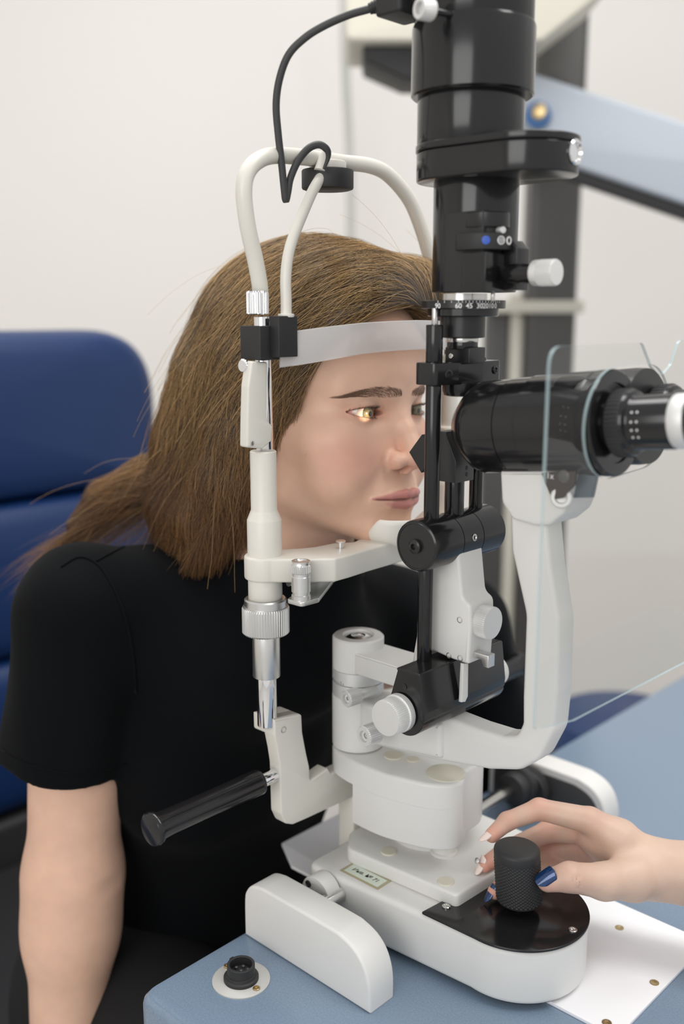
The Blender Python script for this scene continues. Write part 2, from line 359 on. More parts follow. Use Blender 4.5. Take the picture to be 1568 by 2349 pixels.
# ------------------------------------------------------------------ chin rest frame
AC = -.022
BN = PA(607, 1275, AC).y; BF = .1336
def ZP(a, b, py):                                # height at which (a, b) is seen at image row py
    p = I2W((a, b, 0)); lo, hi = -.4, 1.2
    k = (CY - py)/FPX; s, c = math.sin(PITCH), math.cos(PITCH)
    # up/depth = k ; up = Y s + z c ; depth = Y c - z s
    z = p.y*(k*c - s)/(c + k*s); return z + CAM_Z - TABLE
cr = ithing('chin_rest', 'cream chin rest frame with chrome rods, forehead band and tall white loop', 'chin rest')
zpost = lambda py: PA(607, py, AC).z
def vcyl(mb, b, r, y0, y1, **k):                 # a vertical cylinder of the post between image rows
    z0, z1 = sorted((zpost(y0), zpost(y1))); return mb.cyl((AC, b, 0), (0, 0, 1), r, z0, z1, **k)
for side, b in (('n', BN), ('f', BF)):
    z = zpost
    vcyl(MB(), b, .0077, 1665, 1500).build('rod', M['chrome'], cr)
    vcyl(MB(), b, .0104, 1552, 1440, bev=.0005).build('lower_tube', M['alu'], cr)
    zk0, zk1 = z(1452), z(1390)
    mb = MB().lathe([(.0166, zk0), (.0177, zk0+.0012), (.0177, zk1-.0015), (.0170, zk1), (.0158, zk1+.0002), (.0158, zk1+.0052), (.0148, zk1+.0062), (.012, zk1+.0062)], (AC, b, 0), flute=(56, .0006, zk0, zk1-.001)); mb.build('height_nut', M['alu'], cr, 25)
    vcyl(MB(), b, .0127, 1372, 1320).build('collar', M['cream'], cr)
    z1, z2, z3, z4 = z(1282), z(1192), z(1170), z(1033)
    MB().lathe([(.0127, z1-.01), (.0127, z2), (.0124, z2+.0008), (.0098, z3), (.0096, z3+.0006), (.0096, z4-.0008), (.0089, z4), (.006, z4)], (AC, b, 0)).build('sleeve', M['cream'], cr)
    vcyl(MB(), b + (.0015 if side == 'n' else 0), .0062, 1040, 726).build('upper_rod', M['chrome'], cr)
    if side == 'f': vcyl(MB(), b, .0074, 1036, 835).build('clip_lever', M['cream'], cr)
    zc0, zc1 = z(722), z(668)
    MB().lathe([(.0064, zc0), (.0076, zc0+.0006), (.0078, zc0+.0012), (.0078, zc1-.0012), (.0072, zc1), (.004, zc1)], (AC, b-.003*(1 if side == 'n' else -1), 0), flute=(26, .0008, zc0+.001, zc1-.001)).build('knurled_cap', M['chrome'], cr, 25)

# white loop over the head, bent in the plane of the two posts
lp = [(598, 690), (595, 650), (585, 595), (571, 535), (562, 480), (559, 435), (566, 398), (588, 371), (625, 357), (690, 360), (780, 372), (850, 381), (893, 404), (938, 458), (966, 525), (985, 590), (1000, 650), (1010, 720)]
pts = spline([PA(x, y, AC) for x, y in lp], 6)
MB().tube(pts, [.0057]*len(pts), 20).build('loop', M['cream'], cr)
pk = PA(751, 412, AC)
kd = MB().lathe([(.0, -.0075), (.0165, -.0075), (.0185, -.0068), (.0190, -.0058), (.0190, .0058), (.0184, .0066), (.012, .0068)], (AC, pk.y, pk.z)).build('swivel_disc', M['rubber'], cr)
MB().lathe([(.0138, .0066), (.0136, .0115), (.0125, .0128), (.007, .0130)], (AC, pk.y, pk.z), seg=36).build('white_hub', M['cream'], kd)

# black clamp blocks, fixation arm
z0, z1 = zpost(824), zpost(747)
MB().box((AC+.001, BN-.0015, (z0+z1)/2), (.021, .020, z1-z0), .0006).build('clamp_block', M['mattblack'], cr)
p = PA(659, 772, AC+.019)
MB().box((AC+.015, p.y, p.z), (.010, .0180, .0282), .0006).build('clamp_block', M['mattblack'], cr)
MB().box((AC+.010, BN+.008, zpost(742)), (.012, .010, .004), .0004).build('clamp_plate', M['satin'], cr)
fp = [(656, 730), (656, 690), (655, 640), (660, 590), (672, 545), (694, 490), (716, 440), (738, 402)]
pts = spline([PA(x, y, AC+.015-.008*i/7) for i, (x, y) in enumerate(fp)], 6)
fa = MB().tube(pts, [.0039]*len(pts), 16).build('fixation_arm', M['cream'], cr)
q = PA(656, 728, AC+.015)
MB().cyl((q.x, q.y, q.z), (0, 0, 1), .0058, 0, .0025).build('arm_ferrule', M['cream'], fa)
# the two small tags of the arm tip, tied under the cable
tp = PA(733, 392, AC+.008)
MB().tube([tp, tp + Vector((0, .003, .008)), tp + Vector((0, .0045, .013))], [.0042, .0035, .002], 12).build('arm_tip', M['cream'], fa)

# cream clip lever on the upper rod
ol = [(572, 828), (609, 830), (607, 962), (621, 978), (618, 1011), (598, 1029), (561, 1026), (562, 960), (564, 887)]
poly = [(PA(x, y, AC+.006).y, PA(x, y, AC+.006).z) for x, y in ol]
lv = MB().prism(rpoly(poly, .002, 4), (AC+.0085, 0, 0), (0, 1, 0), (0, 0, 1), (-1, 0, 0), .0085, .0016).build('clip_lever', M['cream'], cr)
p = PA(562, 839, AC); MB().lathe([(.0045, 0), (.0048, .0006), (.0048, .0022), (.004, .003)], p, (0, -1, 0), flute=(18, .0005, .0005, .0024)).build('thumbscrew', M['chrome'], lv)
MB().cyl(p + Vector((0, .006, 0)), (0, -1, 0), .0018, 0, .008).build('thumbscrew_stem', M['chrome'], lv)
p = PA(557, 937, AC); MB().cyl(p, (0, 1, 0), .0019, 0, .008, 20).build('stop_pin', M['chrome'], lv)
p = PA(578, 1017, AC+.0085); screw_mb(MB(), p, (1, 0, 0), .0016, .0006).build('screw', M['steel'], lv)

# forehead band
plan = [(-.010, BN+.006), (-.002, -.060), (.0135, -.030), (.0215, .0), (.024, .03), (.0215, .06), (.0135, .09), (-.002, .118), (-.012, BF-.008)]
plan = spline([(a, b, 0) for a, b in plan], 8)
xs = [625, 690, 750, 830, 900, 985, 1050]; yt = [768, 757, 749, 740, 736, 733, 731]; yb = [846, 837, 827, 812, 805, 800, 797]
outer, inner = [], []
mid = len(plan)//2; zs = []
for i, p in enumerate(plan[:mid+3]):
    W = I2W((p[0], p[1], .45)); dpt = W.y*math.cos(PITCH) - (W.z-CAM_Z)*math.sin(PITCH); px = CX + FPX*W.x/dpt
    zs.append((ZP(p[0], p[1], np.interp(px, xs, yb)), ZP(p[0], p[1], np.interp(px, xs, yt))))
zs = zs[:mid+1] + zs[:mid][::-1] if len(plan) % 2 else zs[:mid] + zs[:mid][::-1]
BANDPLAN = [(p[0], p[1]) for p in plan]; BANDZ = zs
rs = []
for i, p in enumerate(plan):
    t = np.array(plan[min(i+1, len(plan)-1)]) - np.array(plan[max(i-1, 0)]); n = np.array([t[1], -t[0]]); n /= np.linalg.norm(n)
    if n[0] < 0: n = -n
    lo, hi = zs[i]; hz = hi-lo; cols = []
    for s, off in ((0, .0002), (.03, .0012), (.2, .0021), (.5, .0026), (.8, .0021), (.97, .0012), (1, .0002), (.97, -.0006), (.5, .0006), (.03, -.0006)):
        cols.append((p[0]+n[0]*off, p[1]+n[1]*off, lo+hz*s))
    rs.append(cols)
bm_ = mat('translucent_white_rubber', srgb(232, 230, 230), .09, spec=.8)
bm_.node_tree.nodes['Principled BSDF'].inputs['Alpha'].default_value = .5
MB().rings(rs).build('forehead_band', bm_, cr, 30)

# chin arm: ring round the post and bent beam, with the cup
zt = zpost(1272); zb = zt - .0178
ring = [(AC+.0153*math.cos(t), BN+.0153*math.sin(t)) for t in np.linspace(math.radians(75), math.radians(300), 22)]
front = [(668, 1283), (715, 1283), (769, 1281), (800, 1273), (847, 1259), (925, 1238)]
fr = [(q.x, q.y) for q in (PZ(x, y, zt) for x, y in front)]
back = [(q.x, q.y) for q in (PZ(x, y, zt) for x, y in ((810, 1243), (765, 1245), (720, 1254), (690, 1257)))]
ringf = [(AC+.0153*math.cos(t), BF+.0153*math.sin(t)) for t in np.linspace(math.radians(-60), math.radians(120), 18)]
poly = []
t_ = [(.0153*math.cos(t)+AC, .0153*math.sin(t)+BN) for t in np.linspace(math.radians(120), math.radians(335), 24)]
poly = t_ + fr + [(-.004, .075), (AC+.012, BF-.015)] + ringf + [(AC-.012, BF-.016), (-.028, .07)] + back
MB().prism(rpoly(poly, .004, 3), (0, 0, zb), (1, 0, 0), (0, 1, 0), (0, 0, 1), zt-zb, .0018).build('chin_arm', M['cream'], cr, 35)
q = PZ(781, 1257, zt)
MB().lathe([(.0020, 0), (.0020, .0048), (.0036, .0052), (.0038, .0060), (.003, .0066), (0, .0066)], (q.x, q.y, zt-.0005), seg=24).build('paper_pin', M['chrome'], cr)

# chin cup: shallow scoop whose lip rises in front of the chin
cc = PB(903, 1232, .03); ca, cb = .013, .029
vs = []; fs = []
NL, NP = 12, 48
grid = []
for i in range(NL+1):
    e_ = i/NL*math.pi/2; row = []
    for j in range(NP+1):
        ph = math.radians(-135 + 270*j/NP)          # 0 = towards the examiner
        lip = .0010 + .0205*min(1., max(0., (2.25-abs(ph))/.75))**.7
        rr = .45 + .55*math.sin(e_) if i else 0.0
        row.append((ca + .025*rr*math.cos(ph), cb + .030*rr*math.sin(ph), zt - .0045 + (1-math.cos(e_))*lip))
    grid.append(row)
mb = MB(); W_ = NP+1
vs = [p for r in grid for p in r] + [(p[0]*1+ (ca-p[0])*.06, p[1] + (cb-p[1])*.06, p[2]+.0016) for r in grid for p in r]
n1 = (NL+1)*W_
for i in range(NL):
    for j in range(NP):
        a_ = i*W_+j; fs.append((a_, a_+1, a_+1+W_, a_+W_)); fs.append((n1+a_, n1+a_+W_, n1+a_+1+W_, n1+a_+1))
for j in range(NP):
    a_ = NL*W_+j; fs.append((a_, a_+1, n1+a_+1, n1+a_))
for i in range(NL):
    for j in (0, NP):
        a_ = i*W_+j; f = (a_, a_+W_, n1+a_+W_, n1+a_); fs.append(f if j == 0 else f[::-1])
mb.add(vs, fs); mb.build('chin_cup', M['plate'] if 0 else mat('white_paper_lined_cup', srgb(236, 234, 228), .5), cr, 60)

# small aluminium screw and bracket under the arm
AH = PZ(690, 1283, zt).x + .0082
q = PA(690, 1330, AH); cs_ = (AH, q.y, 0); zz = lambda y: PA(690, y, AH).z
MB().lathe([(.0062, zz(1376)), (.0069, zz(1374)), (.0069, zz(1364)), (.0062, zz(1363)), (.0062, zz(1357)), (.0069, zz(1356)), (.0069, zz(1322)), (.0065, zz(1320)), (.0065, zz(1314)), (.0072, zz(1312)), (.0072, zz(1296)), (.0064, zz(1294)), (.0060, zz(1290)), (.0066, zz(1289)), (.0066, zz(1286)), (.0046, zz(1285)), (.0040, zz(1288)), (0, zz(1289))], cs_, flute=(26, .0006, zz(1312)-.0001, zz(1296)+.0001)).build('height_screw', M['alu'], cr, 25)
ol = [(666, 1374), (716, 1374), (830, 1318), (830, 1302), (770, 1318)]
b1 = q.y
MB().prism(rpoly([(AH+.0075, b1-.007), (AH+.008, b1+.010), (AC+.018, b1+.054), (AC+.004, b1+.052), (AH-.0075, b1-.007)], .004), (0, 0, zz(1384)), (1, 0, 0), (0, 1, 0), (0, 0, 1), .0032, .0006).build('screw_bracket', M['alu'], cr)
MB().box((AC+.010, b1+.043, (zz(1384)+zb)/2), (.012, .03, abs(zb-zz(1384))), .0006).build('bracket_block', M['alu'], cr)
MB().tube([(AC+.012, b1+.012, zb-.004), (AC+.012, b1+.03, zb-.005)], .0028, 12).build('bracket_spring', M['steel'], cr)

# lower casting: lug round the rod, cranked leg and beam to the middle
AF = AC+.0095
def yz(px): return [(PA(x, y, AF).y, PA(x, y, AF).z) for x, y in px]
leg = [(629, 1652), (692, 1638), (694, 1680), (702, 1724), (710, 1760), (711, 1792), (752, 1763), (760, 1775), (868, 1722), (880, 1795), (824, 1822), (700, 1880), (672, 1892), (655, 1890), (645, 1868), (642, 1757), (637, 1724), (630, 1688)]
rad = [.001, .003, .006, .012, .006, .003, .001, .001, .001, .001, .004, .006, .006, .006, .006, .012, .008, .004]
MB().prism(rpoly(yz(leg), rad), (AF, 0, 0), (0, 1, 0), (0, 0, 1), (-1, 0, 0), .0125, .0014).build('lower_bracket', M['cream'], cr, 35)
lug = [(629, 1652), (692, 1638), (694, 1680), (664, 1700), (630, 1690)]
MB().prism(rpoly(yz(lug), [.001, .003, .004, .003, .003]), (AF-.002, 0, 0), (0, 1, 0), (0, 0, 1), (-1, 0, 0), .0225, .0016).build('rod_lug', M['cream'], cr, 35)
q = PA(650, 1674, AF); MB().lathe([(.0026, -.0004), (.0026, .0003), (.0021, .0004), (.0018, -.0006), (0, -.0006)], q, (1, 0, 0), seg=20).build('set_screw', M['steel'], cr)
zbm = .1112
MB().box((AC+.003, .085, zbm-.0145), (.0125, .10, .029), .0014).build('lower_bracket', M['cream'], cr)
MB().box((AC+.003, BF, (zbm+zpost(1640))/2-.014), (.0125, .026, zpost(1640)-zbm+.03), .003).build('lower_bracket', M['cream'], cr)
MB().box((AC+.0015, .016, .0031+.045), (.018, .030, .09), .002).build('stem', M['cream'], cr)

# hand grip: chrome stub, black grip sleeve with a flared end
s0 = PA(632, 1776, AC+.003)
hg = MB().cyl(s0 + Vector((0, .006, 0)), (0, -1, 0), .0056, 0, .022, 28).build('grip_stub', M['chrome'], cr)
bg = s0.y - .0175
LG = bg - PB(396, 1880, -.17).y
LG = .0975
MB().lathe([(.006, 0), (.0098, .0002), (.0101, .001), (.0099, .004), (.0094, .05), (.0096, LG-.012), (.0103, LG-.005), (.0108, LG-.0015)], (s0.x, bg, s0.z), (0, -1, 0)).build('grip_sleeve', M['black'], cr)
MB().lathe([(.0100, LG-.002), (.0121, LG-.0018), (.0124, LG-.0005), (.0122, LG+.0010), (.0112, LG+.0022), (.006, LG+.0030), (0, LG+.0032)], (s0.x, bg, s0.z), (0, -1, 0)).build('grip_end', M['black'], cr)
gf = (s0.x, BF+.012, s0.z)
MB().cyl(gf, (0, 1, 0), .0056, 0, .022, 28).build('grip_stub', M['chrome'], cr)
MB().lathe([(.006, .016), (.0098, .0162), (.0101, .017), (.0099, .020), (.0094, .066), (.0096, .100), (.0103, .107), (.0121, .110), (.0122, .113), (.0112, .114), (0, .115)], gf, (0, 1, 0)).build('grip_sleeve', M['black'], cr)
# ------------------------------------------------------------------ slit lamp
sl = ithing('slit_lamp', 'white and black slit lamp with tall black tower, microscope and joystick on blue table', 'slit lamp')
def part(mb, name, m, par=None, sm=35): return mb.build(name, m, par or sl, sm)
def arcpts(c, r, t0, t1, n): return [(c[0]+r*math.cos(math.radians(t0+(t1-t0)*i/n)), c[1]+r*math.sin(math.radians(t0+(t1-t0)*i/n))) for i in range(n+1)]
XY = ((1, 0, 0), (0, 1, 0), (0, 0, 1))
def slab(mb, poly, z0, z1, bev=.0012, nb=3): return mb.prism(poly, (0, 0, z0), *XY, z1-z0, bev, nb)
def az(px, b): return [(PB(x, y, b).x, PB(x, y, b).z) for x, y in px]
def azprism(mb, poly, b0, d, bev=.0012): return mb.prism(poly, (0, b0, 0), (1, 0, 0), (0, 0, 1), (0, 1, 0), d, bev)

# base body with rounded operator end
JC = (.148, .0075)
body = rpoly([(-.012, .09), (-.012, -.056), (.10, -.0464)], [.008, .012, 0]) + arcpts(JC, .0505, -96, 78, 40) + [(.115, .09)]
b_ = part(slab(MB(), body, .0050, .0472, .0045, 4), 'base_body', M['white'])
part(slab(MB(), [(JC[0]*.08+p[0]*.92, p[1]*.92+.001) for p in body], .0031, .0070, .0006), 'base_shadow_slab', M['mattblack'])  # black slab standing in for the shadow under the base
bp = [(.1000, -.0462)] + arcpts(JC, .0515, -92, 74, 40) + [(.1120, .0600)]
bpl = part(slab(MB(), rpoly(bp, [.001]+[0]*(len(bp)-2)+[.001], 3), .0472, .0493, .0007), 'joystick_plate', M['black'])
for p in ((1023, 2080), (1313, 2134)):
    q = PZ(*p, .0493); screw_mb(MB(), (q.x, q.y, .0490), (0, 0, 1), .0032, .0014).build('screw', M['steel'], bpl)
rp = rpoly([(-.004, .088), (-.004, -.012), (.012, -.0325), (.1155, -.0245), (.1175, .020), (.128, .045), (.146, .062), (.146, .088)], [.006, .014, .012, .005, .012, .014, .006, .006])
part(slab(MB(), rp, .0468, .0592, .0022), 'stage_plate', M['white'])
def cap(x, y, z, r, par=None):
    q = PZ(x, y, z); return part(MB().lathe([(r, -.0003), (r, .0006), (r*.94, .0010), (0, .0010)], (q.x, q.y, z), seg=36), 'cover_cap', M['cap'], par)
cap(891, 1954, .0592, .0063); cap(1022, 2023, .0592, .0063)

# inventory sticker
qs = [PZ(x, y, .0474) for x, y in ((778, 1997), (866, 2042), (899, 2019), (811, 1977))]
o0, ex, ey = qs[0], (qs[1]-qs[0]), (qs[3]-qs[0]); cst = (qs[0]+qs[1]+qs[2]+qs[3])/4; lx, ly = ex.length, ey.length
ex.normalize(); ey = Vector((-ex.y, ex.x, 0))
def flat(w, h, z, r): return MB().prism(rrect(w, h, r, 4), (cst.x, cst.y, z), ex, ey, (0, 0, 1), .0003, .0001)
lab = part(flat(lx, ly, .0472, .0008), 'inventory_sticker', mat('sticker_border', srgb(176, 168, 140), .35))
flat(lx*.87, ly*.70, .0474, .0004).build('sticker_paper', mat('sticker_paper', srgb(216, 226, 212), .4), lab)
text_mb('Инв. № 71', .0056, (cst.x, cst.y, .00775), ex, ey, bold=.00004, shear=.15).xf(Matrix.Translation((0, 0, .0397+.0003))).build('sticker_text', M['ink'], lab, 0)

# wheel axle with hub and wheels
ax_a, ax_z = .024, .034
part(MB().cyl((ax_a, 0, ax_z), (0, 1, 0), .0062, -.0795, .215, 28), 'axle', M['steel'])
hub = part(MB().lathe([(.0150, .02), (.0150, .0325), (.0146, .0332), (.0095, .0332), (.009, .0328), (0, .0328)], (ax_a-.012, -.0350, ax_z), (0, -1, 0)), 'hub_plate', M['white'])
for s in (-1, 1):
    MB().lathe([(.0028, .033), (.0028, .0338), (.002, .0342), (.0015, .0334), (0, .0334)], (ax_a-.012-.0075*s, -.0350, ax_z+.007*s), (0, -1, 0), 18).build('hub_hole_disc', M['mattblack'], hub)  # black disc standing for a dark hole in the hub
for b in (.205,):
    part(MB().lathe([(.007, 0), (.0135, .0005), (.0215, .001), (.022, .003), (.0195, .005), (.022, .007), (.022, .011), (.0215, .013), (.007, .0132)], (ax_a, b-.002 if b < 0 else b, ax_z-.009), (0, 1 if b > 0 else -1, 0), flute=(60, .0006, .0065, .0115)).xf(Matrix.Translation((0, 0 if b > 0 else .016, 0))), 'rack_wheel', M['rubber'])
part(MB().lathe([(.008, .180), (.0145, .182), (.0155, .185), (.0155, .192), (.0145, .194), (.0175, .196), (.0175, .203), (.007, .204)], (ax_a, 0, ax_z), (0, 1, 0)), 'wheel_collar', M['rubber'])

# joystick
J = PB(1189, 2090, .0075); JA = (J.x, .0075, 0)
kz0, kz1 = PB(1189, 2064, .0075).z, PB(1180, 1936, .0075).z
js = part(MB().cyl(JA, (0, 0, 1), .0019, .049, kz0+.004, 20), 'joystick_shaft', M['satin'])
mb = MB(); rs = []; n = 192; R = .0170
prof = [(.006, kz0), (.0145, kz0), (.0162, kz0+.001), (.0164, kz0+.0022)]
rs = [[(JA[0]+r*math.cos(2*math.pi*j/n), JA[1]+r*math.sin(2*math.pi*j/n), z) for j in range(n)] for r, z in prof]
zk0, zk1 = kz0+.0026, kz1-.0085; m_ = 72
for i in range(m_+1):
    z = zk0 + (zk1-zk0)*i/m_; row = []
    for j in range(n):
        t = 2*math.pi*j/n
        k1 = abs(((t*32/(2*math.pi) + (z-zk0)/.0024) % 1)-.5)*2; k2 = abs(((t*32/(2*math.pi) - (z-zk0)/.0024) % 1)-.5)*2
        r = R - .0007*max(k1, k2)**2
        row.append((JA[0]+r*math.cos(t), JA[1]+r*math.sin(t), z))
    rs.append(row)
for r, z in ((.0167, kz1-.0080), (.0167, kz1-.0028), (.0162, kz1-.0012), (.0149, kz1-.0002), (.012, kz1+.0003), (.006, kz1+.0006), (.001, kz1+.0006)):
    rs.append([(JA[0]+r*math.cos(2*math.pi*j/n), JA[1]+r*math.sin(2*math.pi*j/n), z) for j in range(n)])
tl = lambda p: (p[0] - .0024*(p[2]-kz0)/(kz1-kz0), p[1] - .0023*(p[2]-kz0)/(kz1-kz0), p[2])
part(mb.rings([[tl(p) for p in r] for r in rs]), 'joystick_knob', M['rubber'], None, 45)

# housing: slab and drum between base and column
HZ = .1325
fc = [(PZ(x, y, HZ).x, PZ(x, y, HZ).y) for x, y in ((762, 1704), (768, 1720), (800, 1741), (848, 1763), (892, 1778), (972, 1797), (1033, 1801), (1062, 1790), (1069, 1768))]
hs_ = [(p[0], p[1]) for p in spline([(*p, 0) for p in fc] + [(.086, .045, 0), (.070, .066, 0), (.045, .078, 0)], 5)] + [(.005, .080), (-.026, .06), (-.034, .03)]
part(MB().prism(hs_, (0, 0, .1125), *XY, HZ-.1125, .0030, 4, True), 'housing', M['white'])
dc = [p for p in hs_ if p[0] > .0125]
part(MB().prism(dc, (0, 0, .1126), (1, 0, 0), (0, 1, 0), (0, 0, -1), .0341, .0022, 3, True), 'housing', M['white'])
for x, y, r in ((902, 1734, .0078), (946, 1743, .005), (1022, 1774, .0150)): cap(x, y, HZ, r)
q = PZ(905, 1925, .0592); part(MB().lathe([(.031, .0588), (.031, .0650), (.029, .0668), (.026, .0672)], (q.x+.012, q.y+.028, 0), seg=56), 'drum_foot', M['white'])
q = PZ(1017, 1962, .0592); part(MB().lathe([(.0108, .0588), (.0108, .0610), (.0098, .0616), (.0092, .0618), (.0092, .0680)], (q.x-.003, q.y+.004, 0)), 'drum_foot', M['white'])

# pivot column
PA_ = -.006; RC = .0207
zf = lambda y: ZP(PA_+RC*.66, -RC*.75, y)
zt_ = PB(822, 1456, 0).z
colm = part(MB().lathe([(RC, zf(1548)), (RC, zt_-.0012), (RC-.0012, zt_), (.0125, zt_), (.0118, zt_-.0010), (.0116, zt_-.0022), (.0085, zt_-.0026), (.0074, zt_-.0012), (.0060, zt_-.0008), (.0046, zt_-.0012), (.0040, zt_-.0042), (0, zt_-.0042)], (PA_, 0, 0), seg=64), 'column_cap', M['white'])
MB().lathe([(RC-.0013, zt_-.0001), (RC-.0018, zt_+.0003), (.0127, zt_+.0003), (.0124, zt_-.0008)], (PA_, 0, 0), seg=64, caps=False).build('cap_ring', M['knob'], colm)
MB().lathe([(.0114, zt_-.002), (.0100, zt_-.0014), (.0072, zt_-.0004), (.0058, zt_-.0002), (.0047, zt_-.0010), (.0040, zt_-.004), (0, zt_-.004)], (PA_, 0, 0), seg=40).build('cap_screw', M['steel'], colm)
sr = part(MB().lathe([(RC-.0006, zf(1578)), (RC+.0001, zf(1577)), (RC+.0001, zf(1549)), (RC-.0008, zf(1548))], (PA_, 0, 0), seg=64), 'scale_ring', M['knob'])
part(MB().lathe([(RC, zf(1609)), (RC, zf(1580)), (RC-.0006, zf(1579))], (PA_, 0, 0), seg=64), 'lock_ring', M['knob'])
mb = MB()
for i in range(17):                              # degree marks on the two rings
    t = math.radians(-178 + i*6); c, s = math.cos(t), math.sin(t); hh_ = .0030 if i % 5 == 0 else .0018
    mb.box((PA_+c*(RC+.0002), s*(RC+.0002), zf(1578)+.0004+hh_/2), (.0003, .00028, hh_), .0001, ((c, s, 0), (-s, c, 0), (0, 0, 1)))
mb.build('degree_marks', M['ink'], sr)
t = math.radians(-128); c, s = math.cos(t), math.sin(t)
text_mb('5', .0042, (PA_+c*(RC+.0002), s*(RC+.0002), zf(1560)), (-s, c, 0), (0, 0, 1)).build('scale_number', M['ink'], sr, 0)

# upper arm carrying the lamp tower
ua = az([(812, 1499), (1000, 1557), (1000, 1606), (812, 1547)], -.0175)
part(azprism(MB(), rpoly(ua, .001), -.0175, .034, .0014), 'lamp_arm', M['white'])
# white lamp pillar
lp_ = az([(1000, 1262), (1050, 1262), (1056, 1330), (1060, 1372), (1078, 1388), (1079, 1440), (1073, 1525), (1030, 1511), (990, 1493), (975, 1500), (938, 1545), (952, 1465), (982, 1300)], -.0155)
pil = part(azprism(MB(), rpoly(lp_, [.003, .003, .008, .008, .006, .004, .002, .002, .003, .003, .002, .01, .006]), -.0155, .0290, .0024), 'lamp_pillar', M['white'])
for p in ((1054, 1422), (1029, 1504), (1055, 1510)):
    q = PB(*p, -.0155); MB().lathe([(.0023, -.001), (.0023, .0002), (.0018, .0003), (.0016, -.0012), (0, -.0012)], q, (0, -1, 0), 18).build('set_screw', M['steel'], pil)
q = PB(1094, 1421, -.002); part(MB().lathe([(.0085, -.006), (.0085, .0026), (.0113, .0028), (.0118, .0036), (.0118, .0128), (.0113, .0136), (0, .0138)], q, (1, 0, 0), flute=(52, .0007, .0035, .0129)), 'clamp_knob', M['knob'], None, 25)
lv_ = [(-.012, 0), (.012, 0), (.012, -.009), (.008, -.009), (.006, -.0045), (-.004, -.004), (-.012, -.008)]
q = PB(1104, 1502, -.004); part(MB().prism(lv_, (q.x-.002, q.y-.006, q.z+.003), (1, 0, 0), (0, 0, 1), (0, 1, 0), .008, .0005), 'lever', M['alu'])

# drum hinge
DA, DZ = .0865, .3212
dr = part(MB().lathe([(.0166, -.0425), (.0178, -.0418), (.0182, -.0405), (.0182, -.0112), (.0176, -.0110), (.0176, -.0106), (.0182, -.0104), (.0182, .0122), (.0176, .0124), (.0176, .0128), (.0182, .0130), (.0182, .0392), (.0172, .0405), (0, .0405)], (DA, 0, DZ), (0, 1, 0), seg=72, caps=False), 'hinge_drum', M['black'])
MB().lathe([(.0168, 0), (.0165, .0006), (.0158, .0006), (.0156, .0001), (.0050, .0001), (.0050, .0022), (.0042, .003), (.0022, .0032), (.0018, .0012), (0, .0012)], (DA, -.0422, DZ), (0, -1, 0), seg=64).build('drum_end_cap', M['satin'], dr)
q = PB(1073, 1238, 0); t = math.radians(6); MB().lathe([(.0026, 0), (.0026, .0007), (.0018, .0009), (.0012, -.0002), (0, -.0002)], (DA+.0180*math.cos(t), .0005, DZ+.0180*math.sin(t)), (math.cos(t), 0, math.sin(t)), 20).build('drum_screw', M['steel'], dr)
# rods
ztop = PB(1003, 745, -.026).z; zc0, zc1 = PB(1060, 879, 0).z, PB(1060, 829, 0).z
def rod(b, r, z0, z1, name='rod', m='black', a=DA): return part(MB().cyl((a, b, 0), (0, 0, 1), r, z0, z1, 32), name, M[m])
rod(-.026, .0054, DZ+.008, zc0+.003); rod(-.026, .0058, zc1-.002, ztop); rod(-.026, .0022, ztop-.003, ztop+.012, 'rod_pin', 'steel')
rod(.026, .0050, DZ+.008, zc1+.002); rod(0, .0070, DZ+.006, .372, 'mirror_post')
rod(-.0262, .0054, .226, DZ-.010, 'rod', 'black', .0825); rod(.026, .0037, .224, DZ-.010)
# mirror holder and tilted mirror
qz0, qz1 = PB(1037, 1107, -.008).z, PB(1037, 992, -.008).z
mh = [(.0780, qz0), (.0940, qz0), (.0940, qz0+.0150), (.0850, qz1-.002), (.0850, qz1), (.0780, qz1)]
hld = part(azprism(MB(), mh, -.009, .0215, .0004), 'mirror_holder', mat('reflection_grey_black', (.035, .035, .036), .35))  # base tone lifted, the face's grey reflection put into the colour
for i in (0, 1): MB().cyl((.0941, .004, qz0+.005+.0045*i), (1, 0, 0), .0016, -.001, .0003, 14).build('holder_hole', M['ink'], hld)
pmx = PB(984, 1038, 0)
dm = [(-.0115, 0), (0, .0120), (.0115, 0), (0, -.0120)]
part(azprism(MB(), [(pmx.x+p[0], pmx.z+p[1]*1.15) for p in dm], -.009, .012, .0003), 'mirror_block', M['mattblack'])
part(azprism(MB(), [(pmx.x-.0025+p[0]*.86, pmx.z-.0032+p[1]*.95) for p in dm], -.0025, .012, .0003), 'mirror_block', M['mattblack'])

part(MB().box((.0740, .0012, pmx.z-.004), (.020, .007, .008), .0006), 'mirror_bracket', M['satin'])
# lens barrel, clamp bar, angle ring
LA = .0905; zz_ = lambda y: PB(1060, y, 0).z
part(MB().lathe([(.0135, zz_(674)), (.0162, zz_(674)), (.0162, zz_(692)), (.0135, zz_(692))], (LA, 0, 0)), 'tower_collar', M['steel'])
RR = .0287
rg = part(MB().lathe([(.012, zz_(708)), (RR-.0008, zz_(708)), (RR, zz_(707)), (RR, zz_(690.5)), (RR-.0008, zz_(689.5)), (.012, zz_(689.5))], (LA, 0, 0), seg=80), 'angle_ring', M['satin'])
def onring(px):                                  # point of the ring wall seen in image column px
    best = None
    for i in range(1200):
        t = -2.6 + 2.9*i/1200; p = I2W((LA+RR*math.cos(t), RR*math.sin(t), zz_(700))); d = p.y*math.cos(PITCH) - (p.z-CAM_Z)*math.sin(PITCH)
        e = abs(CX+FPX*p.x/d-px)
        if best is None or e < best[0]: best = (e, t)
    return best[1]
mn, mt_ = MB(), MB()
